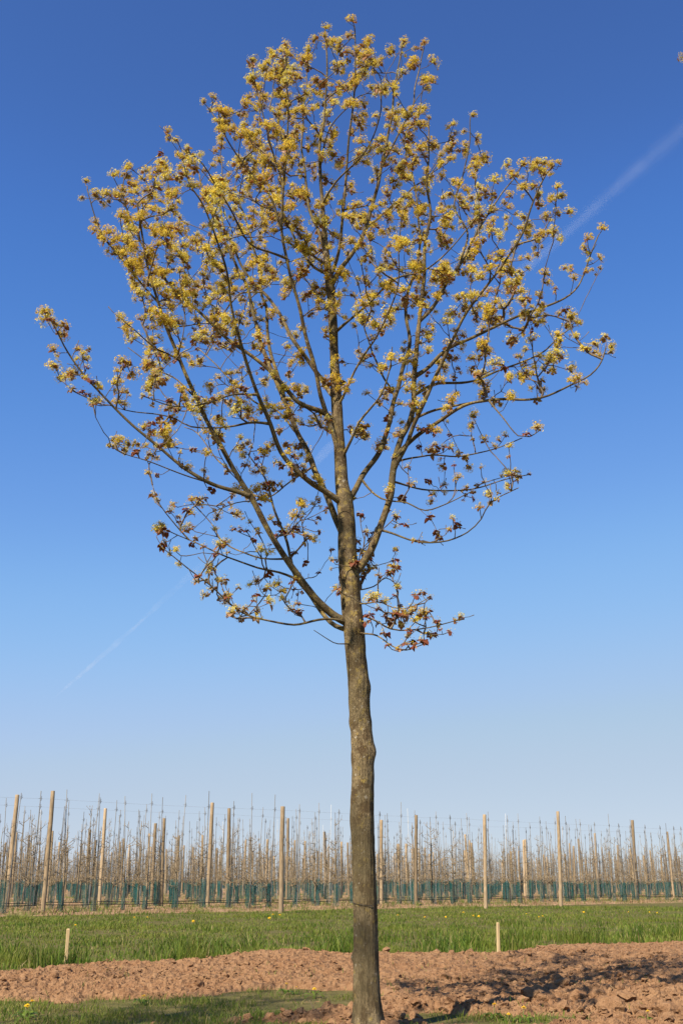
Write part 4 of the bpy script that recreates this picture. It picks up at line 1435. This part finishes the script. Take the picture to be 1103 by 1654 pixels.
# bare strips below the rows (low uneven banks) and the plants between them
for r_ in range(26):
    base = ROW0 + RN * ROW_GAP * r_
    lst = by_row.get(r_)
    lo = min(lst)[0] - 8; hi = max(lst)[0] + 8
    ss = np.arange((lo - base[0]) / RU[0], (hi - base[0]) / RU[0], 0.22 if r_ < 6 else 0.6)
    tt = np.linspace(-1, 1, 13 if r_ < 6 else 7)
    S, T = np.meshgrid(ss, tt, indexing='ij')
    wdt = (0.85 if r_ == 0 else 0.62) + 0.22 * vnoise(S * 0.9, S * 0 + r_, seed=101) + 0.12 * vnoise(S * 3, S * 0 + r_, seed=102)
    X = base[0] + RU[0] * S + RN[0] * T * wdt; Y = base[1] + RU[1] * S + RN[1] * T * wdt
    Z = (1 - T ** 2) * (0.09 + 0.05 * vnoise(S * 1.3, S * 0 + r_, seed=103)) + 0.03 * vnoise(X * 5, Y * 5, seed=104) - 0.01
    Z[:, 0] = -0.02; Z[:, -1] = -0.02
    nn_ = len(tt); i = np.arange(len(ss) - 1)[:, None] * nn_; j = np.arange(nn_ - 1)[None, :]
    Fq = np.stack([i + j, i + nn_ + j, i + nn_ + j + 1, i + j + 1], -1).reshape(-1, 4)
    link('row_strip', mesh('row_strip', np.stack([X, Y, Z], -1).reshape(-1, 3), [Fq], [M_strip]), kind='structure')

# dead grass on the strips, green tufts in the lanes
n = 100000
r_ = np.minimum(RNG.geometric(0.27, n) - 1, 14)
sp = RNG.random(n)
t_ = RNG.standard_normal(n) * 0.42 - (r_ == 0) * 0.2
x0 = np.zeros(n); y0 = np.zeros(n)
for q in range(15):
    base = ROW0 + RN * ROW_GAP * q
    lst = by_row[q]
    a = r_ == q
    s0 = (min(lst)[0] - base[0]) / RU[0] - 2; s1 = (max(lst)[0] - base[0]) / RU[0] + 2
    s = s0 + (s1 - s0) * sp[a]
    x0[a] = base[0] + RU[0] * s + RN[0] * t_[a]; y0[a] = base[1] + RU[1] * s + RN[1] * t_[a]
c_ = vnoise(x0 * 1.2, y0 * 1.2, seed=110)
ok = RNG.random(n) < 0.55 + 0.6 * c_
x0, y0, t_, c_ = x0[ok], y0[ok], t_[ok], c_[ok]
green = RNG.random(len(x0)) < np.clip(0.25 - 0.8 * c_, 0.05, 0.8)
a = ~green
blades('dead_grass', x0[a], y0[a], 0.05 + 0.12 * RNG.random(a.sum()), np.full(a.sum(), 0.014), np.full(a.sum(), 0.9), M_dry, RNG.random(a.sum()), np.full(a.sum(), 0.05), label='dead straw-coloured grass on the strips under the orchard rows', cat='dead grass')
a = green
blades('row_weeds', x0[a], y0[a], 0.08 + 0.22 * RNG.random(a.sum()), np.full(a.sum(), 0.016), np.full(a.sum(), 0.6), M_grass, np.clip(0.45 + 0.25 * RNG.standard_normal(a.sum()), 0, 0.86), np.full(a.sum(), 0.04), label='green weeds growing among the orchard rows', cat='weeds')
n = 60000
y = 31 * (95 / 31) ** RNG.random(n)
x = (RNG.random(n) * 1.0 - 0.5) * y
rc = row_coord(x, y) / ROW_GAP
fr = np.abs(rc - np.round(rc)) * ROW_GAP
ok = (rc > -0.3) & (fr > 0.6) & (RNG.random(n) < 0.6 + 0.6 * vnoise(x * 0.8, y * 0.8, seed=120))
x, y = x[ok], y[ok]
blades('lane_grass', x, y, 0.08 + 0.17 * RNG.random(len(x)), np.full(len(x), 0.02), np.full(len(x), 0.5), M_grass, np.clip(0.5 + 0.25 * RNG.standard_normal(len(x)), 0, 0.9), label='green grass in the lanes between the orchard rows', cat='grass')


# ------------------------------------------------------------------ stakes, dandelions, stalks
def stake(px, py_b, py_t, label, lean, wide):
    gp = on_ground(px, py_b)
    z_, _ = ground_z(gp[0], gp[1])
    top = at(px, py_t, gp[1])
    h_ = top[2]
    w_ = wide / 2
    V = []
    prof = [(-0.15, 0.7), (0.0, 1.0), (h_ * 0.5, 0.97), (h_ - 0.012, 0.95), (h_, 0.72)]
    for zz_, sc_ in prof:
        for a, b in ((-1, -.75), (-.75, -1), (.75, -1), (1, -.75), (1, .75), (.75, 1), (-.75, 1), (-1, .75)):
            V.append((a * w_ * sc_ + lean * zz_, b * w_ * 0.7 * sc_, zz_))
    V = np.array(V) + RNG.standard_normal((40, 3)) * 0.0012
    F4 = [[r * 8 + q, r * 8 + (q + 1) % 8, r * 8 + 8 + (q + 1) % 8, r * 8 + 8 + q] for r in range(4) for q in range(8)]
    V = np.concatenate([V, [[lean * h_, 0, h_ + 0.002]]])
    F3 = [[32 + q, 32 + (q + 1) % 8, 40] for q in range(8)]
    o = link('wooden_stake', mesh('wooden_stake', V, [F4, F3], [M_stake], smooth=False), None, (gp[0], gp[1], 0), label=label, category='stake', group='marking stakes in the soil')
    o.rotation_euler = (0.02, 0, 0.3)


stake(106.5, 1564, 1500, 'pale wooden stake at the left, between long grass and bare soil', -0.01, 0.042)
stake(805, 1545, 1490, 'pale wooden stake right of the maple trunk, at the far soil edge', 0.01, 0.042)


def dandelion_parts(seed):
    r = np.random.default_rng(seed)
    st, hd, lf = MB(), MB(), MB()
    h_ = r.uniform(0.07, 0.11)
    add_tube(st, [(0, 0, -0.01), (0.004, 0.003, h_ * 0.5), (0.006, -0.002, h_)], [0.0028, 0.0025, 0.0025], 5)
    c0 = np.array([0.006, -0.002, h_])
    for ringn, (n_, rr, lift) in enumerate(((16, 0.021, 0.002), (13, 0.016, 0.008), (8, 0.009, 0.012))):
        for q in range(n_):
            a_ = q * 2 * math.pi / n_ + ringn * 0.3 + r.uniform(-.1, .1)
            o_ = np.array([math.cos(a_), math.sin(a_), 0]); s_ = np.array([-math.sin(a_), math.cos(a_), 0])
            b = c0 + UP * lift * 0.5
            tip = c0 + o_ * rr * r.uniform(.9, 1.1) + UP * (lift + r.uniform(-.002, .003))
            hd.add([b - s_ * .001, b + s_ * .001, tip + s_ * .0032, tip - s_ * .0032], [[0, 1, 2, 3]], 0)
    for q in range(7):
        a_ = q * 0.9 + r.uniform(-.2, .2)
        o_ = np.array([math.cos(a_), math.sin(a_), 0]); s_ = np.array([-math.sin(a_), math.cos(a_), 0])
        ln = r.uniform(0.07, 0.12)
        V = [np.zeros(3)]
        for f, w_ in ((.25, .006), (.45, .013), (.5, .007), (.7, .017), (.75, .009), (.92, .012)):
            zc = 0.04 * math.sin(f * 2.6)
            V += [o_ * ln * f + s_ * w_ + UP * zc, o_ * ln * f - s_ * w_ + UP * zc]
        V.append(o_ * ln + UP * 0.012)
        F4 = [[1 + 2 * k_, 2 + 2 * k_, 4 + 2 * k_, 3 + 2 * k_] for k_ in range(5)]
        base = lf.n
        lf.add(V, F4, 0, r.random() * 0.7)
        lf.F[3].append(np.array([[0, 2, 1], [11, 12, 13]]) + base); lf.M[3].append(np.zeros(2))
    return st.build('stem', [M_stem]), hd.build('flower', [M_petal], False), lf.build('leaves', [M_grass], False)


DP = [dandelion_parts(500 + s_) for s_ in range(3)]
dd = [((40, 1648), 'dandelion in the lower left corner, the left one of a touching pair', 1.1), ((48, 1643), 'dandelion in the lower left corner, the right one of a touching pair', 1.0), ((229, 1623), 'single dandelion in front of the soil at left', .9),
      ((460, 1606), 'dandelion at the soil edge, farthest left of three left of the trunk', .95), ((476, 1607), 'small dandelion, the middle one of three left of the trunk', .6), ((508, 1612), 'dandelion nearest the trunk on its left', 1.0),
      ((797, 1647), 'large dandelion right of the trunk at the lower picture edge', 1.1), ((846, 1651), 'dandelion in the turf tuft at the lower edge, right of a larger one', .9), ((820, 1650), 'small dandelion between two others in the turf tuft', .7), ((1045, 1653), 'dandelion at the lower edge by the right corner', .8)]
far_dd = [(213, 1496), (120, 1505), (238, 1489), (310, 1502), (432, 1499), (438, 1486), (448, 1490), (640, 1494), (685, 1492), (718, 1490), (748, 1487), (762, 1489), (771, 1492), (846, 1486), (867, 1489), (873, 1488), (940, 1487), (1012, 1482), (1047, 1481), (1060, 1484)]
for k_, (q, lab, sc_) in enumerate(dd):
    gp = on_ground(*q); z_, _ = ground_z(gp[0], gp[1])
    t = thing('dandelion', lab, 'dandelion', (gp[0], gp[1], float(z_[0])), 'yellow dandelions', (random.gauss(0, .1) + 0.15, random.gauss(0, .1), random.uniform(0, 6.3)))
    t.scale = (sc_,) * 3
    for nm, me in zip(('stem', 'flower', 'leaves'), DP[k_ % 3]):
        link(nm, me, t)
for k_, q in enumerate(sorted(far_dd)):
    gp = on_ground(*q)
    t = thing('dandelion', 'tiny yellow dandelion in the long meadow grass, %s from the left' % nth(k_ + 1), 'dandelion', (gp[0], gp[1], 0.0), 'yellow dandelions', (random.gauss(0.35, .1), random.gauss(0, .1), random.uniform(0, 1)))
    sc_ = random.uniform(1.1, 1.6)
    t.scale = (sc_, sc_, sc_ * 1.3)
    for nm, me in zip(('stem', 'flower'), DP[k_ % 3]):
        link(nm, me, t)

for (bx, by, tx, ty, lab) in ((506, 1642, 500, 1616, 'thin pale dry stalk in the grass left of the trunk'), (1022, 1520, 1028, 1500, 'pale dry stick in the long grass at right'), (992, 1612, 985, 1592, 'dry twig sticking out of the soil at right'), (395, 1545, 384, 1533, 'dry root lying on the crest of the soil bank')):
    gp = on_ground(bx, by); z_, _ = ground_z(gp[0], gp[1]); gp[2] = float(z_[0]) - 0.02
    tp = at(tx, ty, gp[1] - 0.03)
    mb = MB()
    mid_ = (gp + tp) / 2 + np.array([0.012, 0.0, 0.01])
    add_tube(mb, catmull(np.array([gp, mid_, tp]), 0.05), np.linspace(0.006, 0.003, len(catmull(np.array([gp, mid_, tp]), 0.05))), 5, 0, 0.9)
    add_tube(mb, [mid_, mid_ + np.array([0.02, 0, 0.04])], [0.003, 0.0015], 4, 0, 0.7)
    link('dry_stalk', mb.build('dry_stalk', [M_dry]), None, label=lab, category='dry stalk')

# ------------------------------------------------------------------ contrail high above
k = NT('contrail_ice')
nz = k.noise(0.0012, 4, 0.6, k.pos('World'))
den = k.n('ShaderNodeMapRange')
den.inputs['From Min'].default_value = 0.42; den.inputs['From Max'].default_value = 0.66
den.inputs['To Min'].default_value = 0.0001; den.inputs['To Max'].default_value = 0.0026
k.l(nz, den.inputs['Value'])
pv = k.n('ShaderNodeVolumePrincipled')
pv.inputs['Color'].default_value = (0.95, 0.97, 1, 1)
pv.inputs['Anisotropy'].default_value = 0.0
k.l(den.outputs[0], pv.inputs['Density'])
k.l(pv.outputs[0], k.out.inputs['Volume'])
ALT = 2200.0


def sky_pt(px, py):
    u, v = (px - W / 2) / F, (H / 2 - py) / F
    d = np.array([u, CT - ST * v, ST + CT * v])
    return d * (ALT / d[2])


def trail_mat(name, dmax):
    m2 = k.m.copy()
    m2.name = name
    for nd in m2.node_tree.nodes:
        if nd.type == 'MAP_RANGE':
            nd.inputs['To Max'].default_value = dmax
            nd.inputs['To Min'].default_value = dmax * 0.25
    return m2


trail = thing('contrail', 'faint broken white contrail slanting up to the right behind the maple', 'contrail', tuple(sky_pt(590, 680)))
TO = np.array(trail.location)
for (p0, p1, r0_, r1_, dm) in (((84, 1131), (250, 985), 18, 32, 0.0009), ((215, 1015), (360, 880), 24, 28, 0.0006), ((495, 762), (548, 706), 22, 28, 0.0009), ((780, 488), (905, 382), 14, 26, 0.0007), ((868, 416), (1150, 165), 10, 17, 0.0024), ((800, 478), (1150, 165), 13, 29, 0.0011), ((760, 512), (1150, 165), 16, 40, 0.0004)):
    a_, b_ = sky_pt(*p0), sky_pt(*p1)
    tt = np.linspace(0, 1, 26)
    P = a_ + (b_ - a_) * tt[:, None] + RNG.standard_normal((26, 3)) * 1.5 - TO
    R = (r0_ + (r1_ - r0_) * tt) * (1 + 0.10 * RNG.standard_normal(26)) * np.clip(np.minimum(tt, 1 - tt + (0.3 if p1[0] > 1103 else 0)) * 4 + 0.06, 0.06, 1)
    V, Fq, Fc = tube(P, R, 14, True)
    cap0 = np.array([[0, q + 1, q] for q in range(1, 13)])
    link('trail_segment', mesh('trail_segment', V, [Fq, np.concatenate([Fc, cap0])], [trail_mat('contrail_ice_piece', dm)]), trail)
